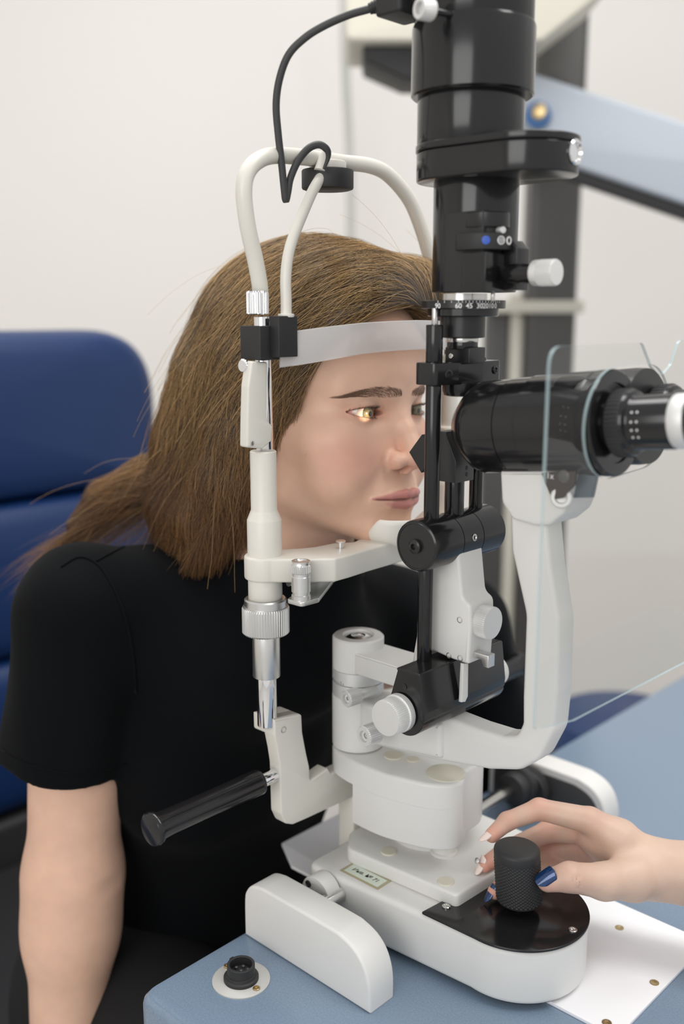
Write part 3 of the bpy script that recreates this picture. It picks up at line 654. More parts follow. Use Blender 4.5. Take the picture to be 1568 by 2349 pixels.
for txt, px in (('90', 1004), ('60', 1051), ('45', 1076), ('30', 1099.5), ('20', 1113), ('10', 1125.5), ('0', 1135.5)):
    t = onring(px); c, s = math.cos(t), math.sin(t)
    k = text_mb(txt, .0046, (LA+c*(RR+.0001), s*(RR+.0001), zz_(702.5)), (-s, c, 0), (0, 0, 1), bold=.00007); mn.add(k.v, k.f)
    mt_.box((LA+c*(RR+.0001), s*(RR+.0001), zz_(693)), (.0003, .0004, .0017), .0001, ((c, s, 0), (-s, c, 0), (0, 0, 1)))
for px in (1019, 1035, 1060, 1068, 1084, 1092, 1106, 1119.5, 1130.5, 1140, 1144.5):
    t = onring(px); c, s = math.cos(t), math.sin(t)
    mt_.box((LA+c*(RR+.0001), s*(RR+.0001), zz_(693)), (.0003, .00035, .0014), .0001, ((c, s, 0), (-s, c, 0), (0, 0, 1)))
mn.build('ring_numbers', M['whiteink'], rg, 0); mt_.build('ring_ticks', M['whiteink'], rg, 0)
part(MB().lathe([(.012, zz_(726)), (.0236, zz_(726)), (.0243, zz_(724)), (.0243, zz_(709.5)), (.0236, zz_(708.5)), (.012, zz_(708.5))], (LA, 0, 0), seg=64), 'index_ring', M['black'])
part(MB().lathe([(.0100, zz_(776)), (.0152, zz_(774)), (.0157, zz_(772)), (.0157, zz_(725)), (.010, zz_(725))], (LA, 0, 0)), 'lens_barrel', M['satin'])
part(MB().cyl((LA, 0, 0), (0, 0, 1), .0112, zz_(785), zz_(773), 40), 'barrel_band', M['steel'])
part(MB().cyl((LA, 0, 0), (0, 0, 1), .0108, zz_(800), zz_(784), 40), 'lens_barrel', M['black'])
blk = part(MB().box((LA+.002, .001, (zz_(796)+zz_(832))/2), (.021, .0185, zz_(796)-zz_(832)), .0008), 'barrel_block', M['satin'])
screw_mb(MB(), (LA-.003, -.0082, zz_(816)), (0, -1, 0), .0019, .0008).build('screw', M['steel'], blk)
clm = part(MB().prism(rpoly([(-.0115, -.034), (.007, -.034), (.012, -.014), (.0135, .012), (.0135, .034), (-.0085, .034), (-.0125, .012)], [.006, .005, .003, .002, .004, .004, .004]), (DA, 0, zc0), *XY, zc1-zc0, .0008), 'clamp_bar', M['black'])
screw_mb(MB(), (DA+.0095, -.0225, (zc0+zc1)/2), (.96, -.26, 0), .0032, .0012).build('screw', M['satin'], clm)
screw_mb(MB(), (DA+.0134, .026, (zc0+zc1)/2+.001), (1, 0, 0), .0030, .0012).build('screw', M['satin'], clm)
part(MB().lathe([(.008, zz_(906)), (.0105, zz_(908)), (.0122, zz_(906)), (.0133, zz_(896)), (.0133, zz_(877)), (.008, zz_(877))], (LA, 0, 0)), 'objective', M['black'])

# tower body
TA = .0990; zy = lambda y: PB(1090, y, 0).z
part(MB().cyl((TA, 0, 0), (0, 0, 1), .0283, zz_(671), zy(405), 64), 'tower_body', M['black'])
CAPS = lambda r0, a0_, r1, a1_: arcpts((a0_, 0), r0, 90, 270, 30) + arcpts((a1_, 0), r1, -90, 90, 30)
z0, z1 = zy(418), zy(352)
part(slab(MB(), CAPS(.0365, .0945, .0340, .1360), z0, z1, .0012), 'turret_housing', M['black'])
part(slab(MB(), CAPS(.0372, .0945, .0347, .1360), z1+.0002, zy(334), .0010), 'turret_lid', M['black'])
ft = part(MB().lathe([(.0052, 0), (.0075, .0002), (.0078, .0018), (.007, .0026), (.0056, .0028), (.0048, .001), (0, .001)], (.1690, .004, (z0+z1)/2+.003), (1, 0, .0), 30), 'turret_window', M['chrome'])
part(MB().cyl((.0930, 0, 0), (0, 0, 1), .0352, zy(340), zy(212), 72), 'tower_neck', M['black'])
part(MB().lathe([(.034, zy(224)), (.0388, zy(224)), (.0402, zy(220)), (.0400, zy(68)), (.0392, zy(60)), (.034, zy(58))], (.0938, 0, 0), seg=80), 'lamp_housing', M['black'])
part(MB().cyl((.0938, 0, 0), (0, 0, 1), .0386, zy(62), zy(-150), 72), 'lamp_cover', M['black'])
# filter slide
zf2 = lambda y: PB(1140, y, -.030).z
fr_ = part(MB().box((.1110, -.0155, (zf2(478)+zf2(668))/2), (.030, .026, zf2(478)-zf2(668)), .0006), 'filter_frame', M['mattblack'])
fa_, fb_ = .1185, -.0150
part(MB().lathe([(.008, zf2(516)), (.0148, zf2(516)), (.0150, zf2(514)), (.0150, zf2(483)), (.0146, zf2(481)), (.008, zf2(481))], (fa_, fb_, 0)), 'filter_drum', M['satin'])
part(MB().cyl((fa_, fb_, 0), (0, 0, 1), .0125, zf2(534), zf2(515)), 'filter_neck', M['mattblack'])
fd = part(MB().cyl((fa_-.001, fb_, 0), (0, 0, 1), .0190, zf2(570), zf2(531), 56), 'filter_ring', M['mattblack'])
def onfilter(px):
    best = None
    for i in range(900):
        t = -2.4 + 2.4*i/900; p = I2W((fa_-.001+.019*math.cos(t), fb_+.019*math.sin(t), zf2(549))); d = p.y*math.cos(PITCH) - (p.z-CAM_Z)*math.sin(PITCH)
        e = abs(CX+FPX*p.x/d-px)
        if best is None or e < best[0]: best = (e, t)
    t = best[1]; n = Vector((math.cos(t), math.sin(t), 0)); return Vector((fa_-.001, fb_, zf2(549))) + n*.0190, n
for px, kind in ((1114, 'dot'), (1149, 'hatch'), (1176, 'ring')):
    p, n = onfilter(px); tx = Vector((-n.y, n.x, 0)); r = .0027
    if kind == 'dot': MB().cyl(p, n, r, -.0006, .0002, 28, .0001).build('blue_mark', M['blueink'], fd)
    else:
        mb = MB().lathe([(r, -.0003), (r, .0002), (r*.8 if kind == 'hatch' else r*.62, .0002), (r*.8 if kind == 'hatch' else r*.62, -.0003)], p, n, 28, caps=False)
        if kind == 'hatch':
            for k in (-1, 0, 1):
                d_ = (tx + Vector((0, 0, 1))).normalized(); e_ = (tx - Vector((0, 0, 1))).normalized()
                mb.box(p + e_*(k*.0011), (.0038-.0008*abs(k), .0004, .0004), .0001, (d_, e_, n))
        mb.build('white_mark', M['whiteink'], fd, 0)
part(MB().cyl((fa_+.012, fb_-.004, zf2(525)), (.9, -.3, 0), .0022, 0, .006, 16), 'filter_pin', M['knob'])
bx0, bx1 = zf2(668), zf2(576)
sb = part(MB().box((.1215, -.0215, (bx0+bx1)/2), (.019, .021, bx1-bx0), .0006), 'slit_block', M['black'])
part(MB().prism([(0, 0), (.011, 0), (.011, .026), (.006, .031), (0, .031)], (.1300, -.012, bx0+.001), (1, 0, 0), (0, 0, 1), (0, 1, 0), .014, .0006), 'slit_block', M['black'])
kq = PB(1176, 628, -.014)
part(MB().cyl(kq, (1, 0, 0), .0062, -.004, .0175, 32), 'knob_stem', M['black'])
part(MB().lathe([(.0070, .0155), (.0078, .0160), (.0080, .0172), (.0080, .0205), (.0082, .0212), (.0082, .0310), (.0076, .0321), (0, .0323)], kq, (1, 0, 0), flute=(40, .0005, .0212, .0311)), 'slit_knob', M['knob'], None, 25)
q = PB(1130, 680, -.012); part(MB().cyl((q.x, q.y, 0), (0, 0, 1), .0014, zz_(692), zz_(668), 14), 'stop_pin', M['steel'])
# lamp connector on the tower's side and knurled screw
q = PB(922, 12, -.030)
cn = part(MB().box((q.x, q.y, q.z+.012), (.022, .030, .040), .002, rc=.003), 'lamp_connector', M['mattblack'])
for i in range(3): MB().box((q.x+.0112, q.y-.008+.006*i, q.z+.012), (.0008, .002, .026), .0003).build('grip_rib', M['rubber'], cn)
q = PB(990, 24, -.052)
part(MB().lathe([(.0030, .002), (.003, 0), (.0062, -.0002), (.0066, -.001), (.0066, -.0085), (.006, -.0098), (.0038, -.0098), (.0034, -.007), (0, -.007)], q, (.25, 1, 0), flute=(26, .0004, -.0088, -.0009)), 'lamp_screw', M['knob'], None, 25)
part(MB().cyl(q, (.25, 1, 0), .0022, .0005, .020, 16), 'screw_stem', M['black'])

# lower prism block with its two centring knobs
sec = rpoly([(-.0095, .0325), (.0125, .0325), (.0165, .004), (.0160, -.004)], [.0015, .0015, .002, .001]) + arcpts((0, 0), .0162, -18, -162, 18) + [(-.0158, .004)]
CA, CZ = .0868, .2012
lb = part(MB().prism([(CA+p[0], CZ+p[1]) for p in sec], (0, -.052, 0), (1, 0, 0), (0, 0, 1), (0, 1, 0), .100, .001), 'centring_block', M['black'])
screw_mb(MB(), (CA-.001, -.0522, CZ+.020), (0, -1, 0), .0022, .0004).build('block_screw', M['satin'], lb)
for b, s, r in ((-.0535, -1, .0130), (.0475, 1, .0122)):
    part(MB().lathe([(r+.0008, 0), (r+.0008, .0045), (r, .0050), (r, .0155), (r-.0006, .0165), (0, .0166)], (CA-.003, b, CZ+.001), (0, s, 0), flute=(56, .0006, .0049, .0156)), 'centring_knob', M['knob'], None, 25)
q0 = PB(1052, 1568, -.002)
part(MB().prism([(-.003, .0145), (.003, .0130), (.0035, -.012), (.0005, -.0155), (-.004, -.0145), (-.0035, .004)], (CA+.0185, -.0105, CZ+.018), (0, 1, 0), (0, 0, 1), (1, 0, 0), .003, .0006), 'lock_lever', M['white'])
part(MB().cyl((CA+.010, .012, 0), (0, 0, 1), .0045, CZ+.030, CZ+.0345), 'block_screw', M['steel'])

# lower arm of the microscope
NB = -.0125
am = az([(835, 1612), (905, 1634), (1012, 1640), (1090, 1671), (1150, 1690), (1184, 1690), (1197, 1660), (1197, 1600), (1204, 1410), (1171, 1262), (1168, 1180), (1250, 1180), (1262, 1300), (1281, 1425), (1277, 1590), (1268, 1680), (1234, 1745), (1190, 1768), (1120, 1766), (1000, 1744), (840, 1706)], NB)
part(azprism(MB(), rpoly(am, [.001, .006, .02, .02, .012, .012, .008, .01, .03, .02, .002, .002, .02, .03, .02, .02, .02, .02, .03, .03, .001]), NB, .0205, .0030), 'microscope_arm', M['white'], None, 35)
part(MB().lathe([(RC, HZ+.0012), (RC+.0002, HZ+.002), (RC+.0002, zf(1612)), (RC-.0008, zf(1609)-.0001)], (PA_, 0, 0), seg=64), 'arm_hub', M['white'])
part(azprism(MB(), rpoly(az([(822, 1606), (925, 1650), (1010, 1660), (1010, 1744), (822, 1702)], -.0165), .004), -.0165, .033, .004), 'microscope_arm', M['white'])
hdp = az([(1145, 1080), (1149, 1152), (1174, 1192), (1225, 1206), (1258, 1206), (1290, 1180), (1302, 1150), (1316, 1080)], -.018)
hd_ = part(azprism(MB(), rpoly(hdp, [.002, .008, .006, .006, .006, .008, .008, .002]), -.018, .036, .0025), 'microscope_seat', M['white'])
q = PB(1288, 1140, -.018); MB().lathe([(.0070, -.002), (.0070, .0016), (.0062, .0024), (.0042, .0024), (.0036, .0008), (0, .0006)], q, (0.35, -1, 0), 30).build('seat_screw', M['knob'], hd_)
br = az([(1242, 1084), (1322, 1080), (1318, 1112), (1298, 1134), (1292, 1142), (1268, 1146), (1262, 1132)], -.020)
bk = part(azprism(MB(), rpoly(br, .001, 3), -.0215, .0035, .0006), 'seat_bracket', mat('dark_brown_metal', (.045, .032, .026), .25, .3))
q = PB(1293, 1093, -.0215); MB().lathe([(.0042, 0), (.0042, .0006), (.0036, .0010), (0, .0010)], q, (0, -1, 0), 24).build('bracket_screw', M['pole'], bk)
text_mb('1x', .0056, PB(1261, 1092, -.0218), (1, 0, 0), (0, 0, 1)).build('bracket_mark', M['whiteink'], bk, 0)
# thumb screws on the column
for x, y, b, r, ln in ((792, 1604, -.041, .0066, .0125), (833, 1690, -.048, .0082, .0130)):
    q = PB(x, y, b)
    part(MB().lathe([(.0034, .030), (.0034, .0002+ln), (r-.0008, ln), (r, ln-.0008), (r, .0010), (r-.0008, 0), (r*.55, 0), (r*.5, .002), (r*.30, .0022), (r*.26, .0032), (0, .0032)], q, (0.12, 1, 0), flute=(34, .0005, .0009, ln-.0007)), 'thumbscrew', M['knob'], None, 25)

# binocular microscope
mx = Vector((1, 0, .1075)).normalized(); mo = Vector((.0870, 0, .3992))
def scope(prof, off=(0, 0, 0), **k): return MB().lathe(prof, mo + Vector(off), mx, seg=72, **k)
micro = part(scope([(.0150, .0100), (.0165, .0085), (.0180, .0092), (.0258, .0175), (.0302, .0235), (.0316, .0285), (.0318, .0520), (.0312, .0522), (.0312, .0526), (.0321, .0530), (.0322, .0690), (.0316, .0693), (.0330, .0697), (.0330, .1130), (.0322, .1140), (.0322, .1150), (.0333, .1158), (.0333, .1225), (.0322, .1235), (.0250, .1238), (.0246, .1225), (0, .1225)]), 'microscope_body', M['black'])
MB().cyl(mo, mx, .0152, .0092, .0100).build('objective_lens', M['chrome'], micro)
part(MB().box((.150, 0, .3790), (.024, .034, .010), .001), 'microscope_saddle', M['black'])
part(scope([(.02, .062), (.0285, .066), (.0310, .072), (.0315, .118), (.0308, .1245), (0, .1248)], (0, .040, .0012)), 'microscope_body', M['satin'])
for i, b in enumerate((-.004, .050)):
    e = part(scope([(.0150, .110), (.0150, .1255), (.0195, .1262), (.0203, .1275), (.0203, .1375), (.0195, .1390), (.0172, .1400), (.0166, .1415), (.0166, .1640), (.0158, .1655)], (0, b, 0), flute=None), 'eyepiece', M['black'])
    scope([(.0160, .1652), (.0163, .1660), (.0163, .1745), (.0158, .1752)], (0, b, 0), caps=False).build('eyepiece_ring', M['knob'], e)
    scope([(.0158, .1750), (.0176, .1756), (.0180, .1775), (.0176, .1860), (.0166, .1905), (.0130, .1915), (.0115, .1890), (.0110, .180), (0, .180)], (0, b, 0)).build('eyecup', M['rubber'], e)
    MB().lathe([(.0204, .1280), (.0211, .1284), (.0211, .1366), (.0204, .137)], mo + Vector((0, b, 0)), mx, flute=(48, .0006, .1283, .1367), caps=False).build('focus_ring', M['rubber'], e, 25)
    mbd = MB()
    for k, tt in enumerate((155, 175, 192, 208)):
        t = math.radians(tt); x_, y_, z_ = basis(mx); n_ = x_*math.cos(t) + y_*math.sin(t)
        for s_ in (.1440, .1475): mbd.cyl(mo + Vector((0, b, 0)) + mx*s_ + n_*.0166, n_, .0007, -.0002, .0002, 8, .00005)
    mbd.build('dioptre_marks', M['whiteink'], e, 0)
q = Vector((.255, .062, mo.z+.048))
part(MB().lathe([(.003, 0), (.009, .0005), (.0095, .001), (.0095, .007), (.009, .0075), (0, .0075)], mo + mx*.150 + Vector((0, .062, .014)), (0, 1, 0), flute=(40, .0005, .001, .007)), 'pupil_distance_wheel', M['satin'])
# dark bracket tab under the microscope
part(MB().prism([(0, 0), (.024, 0), (.022, -.014), (.008, -.016)], (.180, -.012, .3800), (1, 0, 0), (0, 0, 1), (0, 1, 0), .004, .0006), 'bracket_tab', mat('blue_grey_metal', srgb(92, 106, 116), .35, .4))

# ------------------------------------------------------------------ black lamp cable
cb = [(886, 8, 0), (868, 13, 0), (845, 21, 0), (800, 34, .02), (745, 58, .05), (700, 86, .1), (662, 125, .15), (641, 180, .25), (633, 240, .35), (638, 310, .45), (646, 380, .55), (651, 430, .6), (655, 459, .65), (660, 440, .68), (666, 408, .72), (684, 368, .8), (708, 340, .86), (732, 332, .9), (750, 344, .95), (752, 362, 1), (742, 388, 1)]
Y0 = I2W(PB(886, 8, -.032)).y; Y1 = I2W(PA(735, 380, AC+.014)).y
pts = spline([WY(x, y, Y0 + (Y1-Y0)*t) for x, y, t in cb], 6)
rad = [.0026]*len(pts); n_ = len(pts)
for i in range(n_-14, n_): rad[i] = .0026 - .0017*(i-(n_-14))/13
cbl = tag(MB().tube(pts, rad, 12).build('lamp_cable', mat('dark_grey_cable', (.045, .045, .046), .5)), 'black cable bending down from the lamp connector to the white fixation arm tip', 'cable')
mb = MB()
for i in range(5):
    p0 = Vector(pts[1+i*2]); p1 = Vector(pts[2+i*2]); mb.cyl(p0, p1-p0, .0052-.0004*i, 0, .0036, 18)
mb.build('strain_relief', M['rubber'], cbl)

# ------------------------------------------------------------------ clear breath shield on the microscope
gl = bpy.data.materials.new('clear_acrylic'); gl.use_nodes = True; nt = gl.node_tree
for n in list(nt.nodes): nt.nodes.remove(n)
out_ = nt.nodes.new('ShaderNodeOutputMaterial'); tr = nt.nodes.new('ShaderNodeBsdfTransparent'); gs = nt.nodes.new('ShaderNodeBsdfGlossy'); mxn = nt.nodes.new('ShaderNodeMixShader'); frn = nt.nodes.new('ShaderNodeFresnel')
tr.inputs[0].default_value = (.965, .968, .965, 1); gs.inputs['Roughness'].default_value = .02; frn.inputs[0].default_value = 1.45
geo = nt.nodes.new('ShaderNodeNewGeometry'); mth = nt.nodes.new('ShaderNodeMath'); mth.operation = 'SUBTRACT'; mth.use_clamp = True
nt.links.new(frn.outputs[0], mth.inputs[0]); nt.links.new(geo.outputs['Backfacing'], mth.inputs[1]); nt.links.new(mth.outputs[0], mxn.inputs[0]); nt.links.new(tr.outputs[0], mxn.inputs[1]); nt.links.new(gs.outputs[0], mxn.inputs[2]); nt.links.new(mxn.outputs[0], out_.inputs[0])
ge = bpy.data.materials.new('acrylic_edge'); ge.use_nodes = True; nt = ge.node_tree; b_n = nt.nodes['Principled BSDF']; b_n.inputs['Base Color'].default_value = srgb(178, 200, 205); b_n.inputs['Roughness'].default_value = .2; b_n.inputs['Alpha'].default_value = .6
SA = .2060
zt0, zb0 = .4610, .2330
ol = [(-.076, zt0), (.032, zt0-.0005), (.046, zt0-.016), (.060, zt0-.0235), (.074, zt0-.016), (.084, zt0), (.165, zt0), (.165, zb0-.012), (-.030, zb0-.008), (-.076, zb0)]
ol = rpoly(ol, [.012, .006, .008, .012, .008, .006, .01, .01, .004, .004], 6)
bmx = bmesh.new()
def ringv(pts, x): return [bmx.verts.new((x, p[0], p[1])) for p in pts]
holes = [arcpts((0, .412), .0346, 90, 270, 28) + arcpts((.042, .4128), .0340, -90, 90, 28)]
T_ = .0022
for x in (SA, SA+T_):
    es = []
    for L in [ol] + holes:
        vsx = ringv(L, x); es += [bmx.edges.new((vsx[i], vsx[(i+1) % len(vsx)])) for i in range(len(vsx))]
    bmesh.ops.triangle_fill(bmx, use_beauty=True, edges=es)
me = bpy.data.meshes.new('sheet'); 
nf = len(bmx.faces)
bmx.verts.ensure_lookup_table(); off = 0; half = len(bmx.verts)//2
for L in [ol] + holes:
    n = len(L)
    for i in range(n):
        j = (i+1) % n; f = bmx.faces.new((bmx.verts[off+i], bmx.verts[off+j], bmx.verts[half+off+j], bmx.verts[half+off+i])); f.material_index = 1
    off += n
bmesh.ops.recalc_face_normals(bmx, faces=bmx.faces); bmx.to_mesh(me); bmx.free()
bs = ithing('breath_shield', 'clear acrylic breath shield with a notched top, hung around the microscope eyepieces', 'shield')
link('sheet', me, [gl, ge], bs, 30)
# ------------------------------------------------------------------ signed-distance modelling for skin and cloth
F32 = np.float32
def smin(a, b, k):
    h = np.clip(.5 + .5*(b-a)/k, 0, 1); return b*(1-h) + a*h - k*h*(1-h)
def smax(a, b, k): return -smin(-a, -b, k)
def s_sph(p, c, r): return np.sqrt(((p-np.array(c, F32))**2).sum(1)) - r
def s_ell(p, c, r, R=None):
    q = p - np.array(c, F32)
    if R is not None: q = q @ np.array(R, F32).T
    r = np.array(r, F32); k0 = np.sqrt(((q/r)**2).sum(1)); k1 = np.sqrt(((q/(r*r))**2).sum(1)) + 1e-9
    return k0*(k0-1)/k1
def s_cone(p, a, b, ra, rb):
    a = np.array(a, F32); b = np.array(b, F32); ba = b-a; h = np.clip(((p-a) @ ba)/(ba @ ba), 0, 1)
    return np.sqrt(((p - a - h[:, None]*ba)**2).sum(1)) - (ra + (rb-ra)*h)
def s_chain(p, pts, rs, k=0):
    d = None
    for i in range(len(pts)-1):
        e = s_cone(p, pts[i], pts[i+1], rs[i], rs[i+1]); d = e if d is None else (smin(d, e, k) if k else np.minimum(d, e))
    return d
def rotm(axis, deg): return np.array(Matrix.Rotation(math.radians(deg), 3, axis))
def surface(f, lo, hi, h, it=3, block=8):
    # blocky sparse sampling, surface nets, then projection of the vertices on f = 0
    lo = np.array(lo, float); n = np.ceil((np.array(hi)-lo)/h/block).astype(int)*block
    nb = n//block; bc = np.stack(np.meshgrid(*[np.arange(k) for k in nb], indexing='ij'), -1).reshape(-1, 3)
    ctr = (lo + (bc*block + block/2)*h).astype(F32); d = np.concatenate([f(c) for c in np.array_split(ctr, max(1, len(ctr)//60000))])
    V_ = np.empty(tuple(n+1), F32); V_.fill(1)
    R_ = block*h*1.15
    for b, dd in zip(bc[d < -R_], d[d < -R_]):
        i = b*block; V_[i[0]:i[0]+block+1, i[1]:i[1]+block+1, i[2]:i[2]+block+1] = dd
    act = bc[np.abs(d) <= R_]; g = np.stack(np.meshgrid(*[np.arange(block+1)]*3, indexing='ij'), -1).reshape(-1, 3)
    for chunk in np.array_split(act, max(1, len(act)//150)):
        P = (lo + (chunk[:, None, :]*block + g[None])*h).reshape(-1, 3).astype(F32); vv = f(P).reshape(len(chunk), block+1, block+1, block+1)
        for i, q in zip(chunk*block, vv): V_[i[0]:i[0]+block+1, i[1]:i[1]+block+1, i[2]:i[2]+block+1] = q
    S_ = V_ < 0; c8 = [S_[i:n[0]+i, j:n[1]+j, k:n[2]+k] for i in (0, 1) for j in (0, 1) for k in (0, 1)]
    tot = sum(c.astype(np.int8) for c in c8); cell = (tot > 0) & (tot < 8); idx = np.argwhere(cell)
    vid = np.full(cell.shape, -1, np.int64); vid[cell] = np.arange(len(idx))
    acc = np.zeros((len(idx), 3)); cnt = np.zeros(len(idx))
    cor = [(i, j, k) for i in (0, 1) for j in (0, 1) for k in (0, 1)]
    for a in range(8):
        for b in range(a+1, 8):
            if sum(abs(x-y) for x, y in zip(cor[a], cor[b])) != 1: continue
            ca_, cb_ = np.array(cor[a]), np.array(cor[b]); va = V_[tuple((idx+ca_).T)]; vb = V_[tuple((idx+cb_).T)]
            m = (va < 0) != (vb < 0); t = np.where(m, va/np.where(m, va-vb, 1), 0)
            acc += (ca_ + (cb_-ca_)*t[:, None])*m[:, None]; cnt += m
    P = lo + (idx + acc/cnt[:, None])*h
    quads = []
    for ax in range(3):
        o1, o2 = (ax+1) % 3, (ax+2) % 3
        sl0 = [slice(1, n[0]), slice(1, n[1]), slice(1, n[2])]; sl0[ax] = slice(0, n[ax]); sl1 = list(sl0); sl1[ax] = slice(1, n[ax]+1)
        A, B = S_[tuple(sl0)], S_[tuple(sl1)]; e = np.argwhere(A != B); off = np.ones(3, int); off[ax] = 0; e0 = e + off; fl = A[tuple(e.T)]
        d1 = np.zeros(3, int); d1[o1] = 1; d2 = np.zeros(3, int); d2[o2] = 1
        q = np.stack([vid[tuple((e0-d1-d2).T)], vid[tuple((e0-d2).T)], vid[tuple(e0.T)], vid[tuple((e0-d1).T)]], 1)
        q[~fl] = q[~fl][:, ::-1]; quads.append(q)
    Q = np.concatenate(quads); Q = Q[(Q >= 0).all(1)]
    return project(f, P, it, h), Q
def grad(f, P, e):
    P = P.astype(F32); g = np.empty((len(P), 3), F32)
    for i in range(3):
        d = np.zeros(3, F32); d[i] = e; g[:, i] = (f(P+d)-f(P-d))/(2*e)
    return g
def project(f, P, it, h):
    for _ in range(it):
        for s in np.array_split(np.arange(len(P)), max(1, len(P)//80000)):
            g = grad(f, P[s], h*.3); v = f(P[s].astype(F32)); m = (g*g).sum(1); st = -(v/np.maximum(m, .2))[:, None]*g
            P[s] += np.clip(st, -h, h)
    return P
def np_mesh(name, P, Q):
    me = bpy.data.meshes.new(name); nv, nq, k = len(P), len(Q), Q.shape[1]
    me.vertices.add(nv); me.vertices.foreach_set('co', np.ascontiguousarray(P, F32).ravel())
    me.loops.add(nq*k); me.loops.foreach_set('vertex_index', np.ascontiguousarray(Q, np.int32).ravel())
    me.polygons.add(nq); me.polygons.foreach_set('loop_start', np.arange(0, nq*k, k, dtype=np.int32))
    me.update(calc_edges=True); me.validate(); return me
def refine(P, Q, sel):
    # split the quads whose vertices are all selected in four (their rim stays watertight through shared mid-points)
    E = {}; P = [tuple(p) for p in P]; out4 = []; keep = []
    fs = sel[Q].all(1)
    for q, s in zip(Q.tolist(), fs):
        if not s: keep.append(q); continue
        m = []
        for i in range(4):
            k = (min(q[i], q[(i+1) % 4]), max(q[i], q[(i+1) % 4]))
            if k not in E: E[k] = len(P); P.append(tuple((np.array(P[k[0]])+np.array(P[k[1]]))/2))
            m.append(E[k])
        c = len(P); P.append(tuple(np.mean([P[i] for i in q], 0)))
        out4 += [(q[i], m[i], c, m[i-1]) for i in range(4)]
    faces = out4[:]
    for q in keep:
        f = []
        for i in range(4):
            f.append(q[i]); k = (min(q[i], q[(i+1) % 4]), max(q[i], q[(i+1) % 4]))
            if k in E: f.append(E[k])
        faces.append(tuple(f))
    return np.array(P), faces
def attr(me, name, col):
    a = me.color_attributes.new(name, 'FLOAT_COLOR', 'POINT'); c = np.ones((len(me.vertices), 4), F32); c[:, :col.shape[1]] = col; a.data.foreach_set('color', c.ravel())
# ------------------------------------------------------------------ the patient (built in centimetres in the head's own frame: x to her right, y forward, z up)
HP = I2W((.0052, .03, .4034)); fa = -AZ + math.radians(3)
HF = np.array([math.cos(fa), math.sin(fa), 0]); HR = np.array([HF[1], -HF[0], 0]); ROLL = math.radians(2.0)
HX = HR*math.cos(ROLL) + np.array([0, 0, 1])*math.sin(ROLL); HZ_ = np.array([0, 0, 1])*math.cos(ROLL) - HR*math.sin(ROLL)
HM = np.stack([HX, HF, HZ_], 1)                       # columns: local axes in the world
def H2W(p): return np.array(HP) + .01*(np.asarray(p, float) @ HM.T)
def W2H(p): return (np.asarray(p, float) - np.array(HP)) @ HM * 100
def trace(f, px, py, t0=25, t1=160, off=0.0):          # where the image point meets the surface f (local cm)
    r = ray(px, py); r = r/np.linalg.norm(r); o = W2H((0, 0, CAM_Z)); d = r @ HM; t = t0
    for _ in range(160):
        v = float(f((o + d*t)[None].astype(F32))[0]) - off
        if abs(v) < .004: break
        t += v*.8
        if t > t1: return None
    return o + d*t
EYE = 3.1
def mirror(p): return np.stack([np.abs(p[:, 0]), p[:, 1], p[:, 2]], 1)
RS = W2H(WY(182, 1405, .800)); RE = W2H(WY(168, 2010, .79)); RW = W2H(WY(150, 2480, .77)); RH = W2H(WY(146, 2700, .75))
LS = W2H(WY(1050, 1440, 1.0)); LE = W2H(WY(1160, 1790, 1.03)); LW = W2H(WY(1010, 2080, 1.05)); LH = LW + np.array([4, -3, -7])
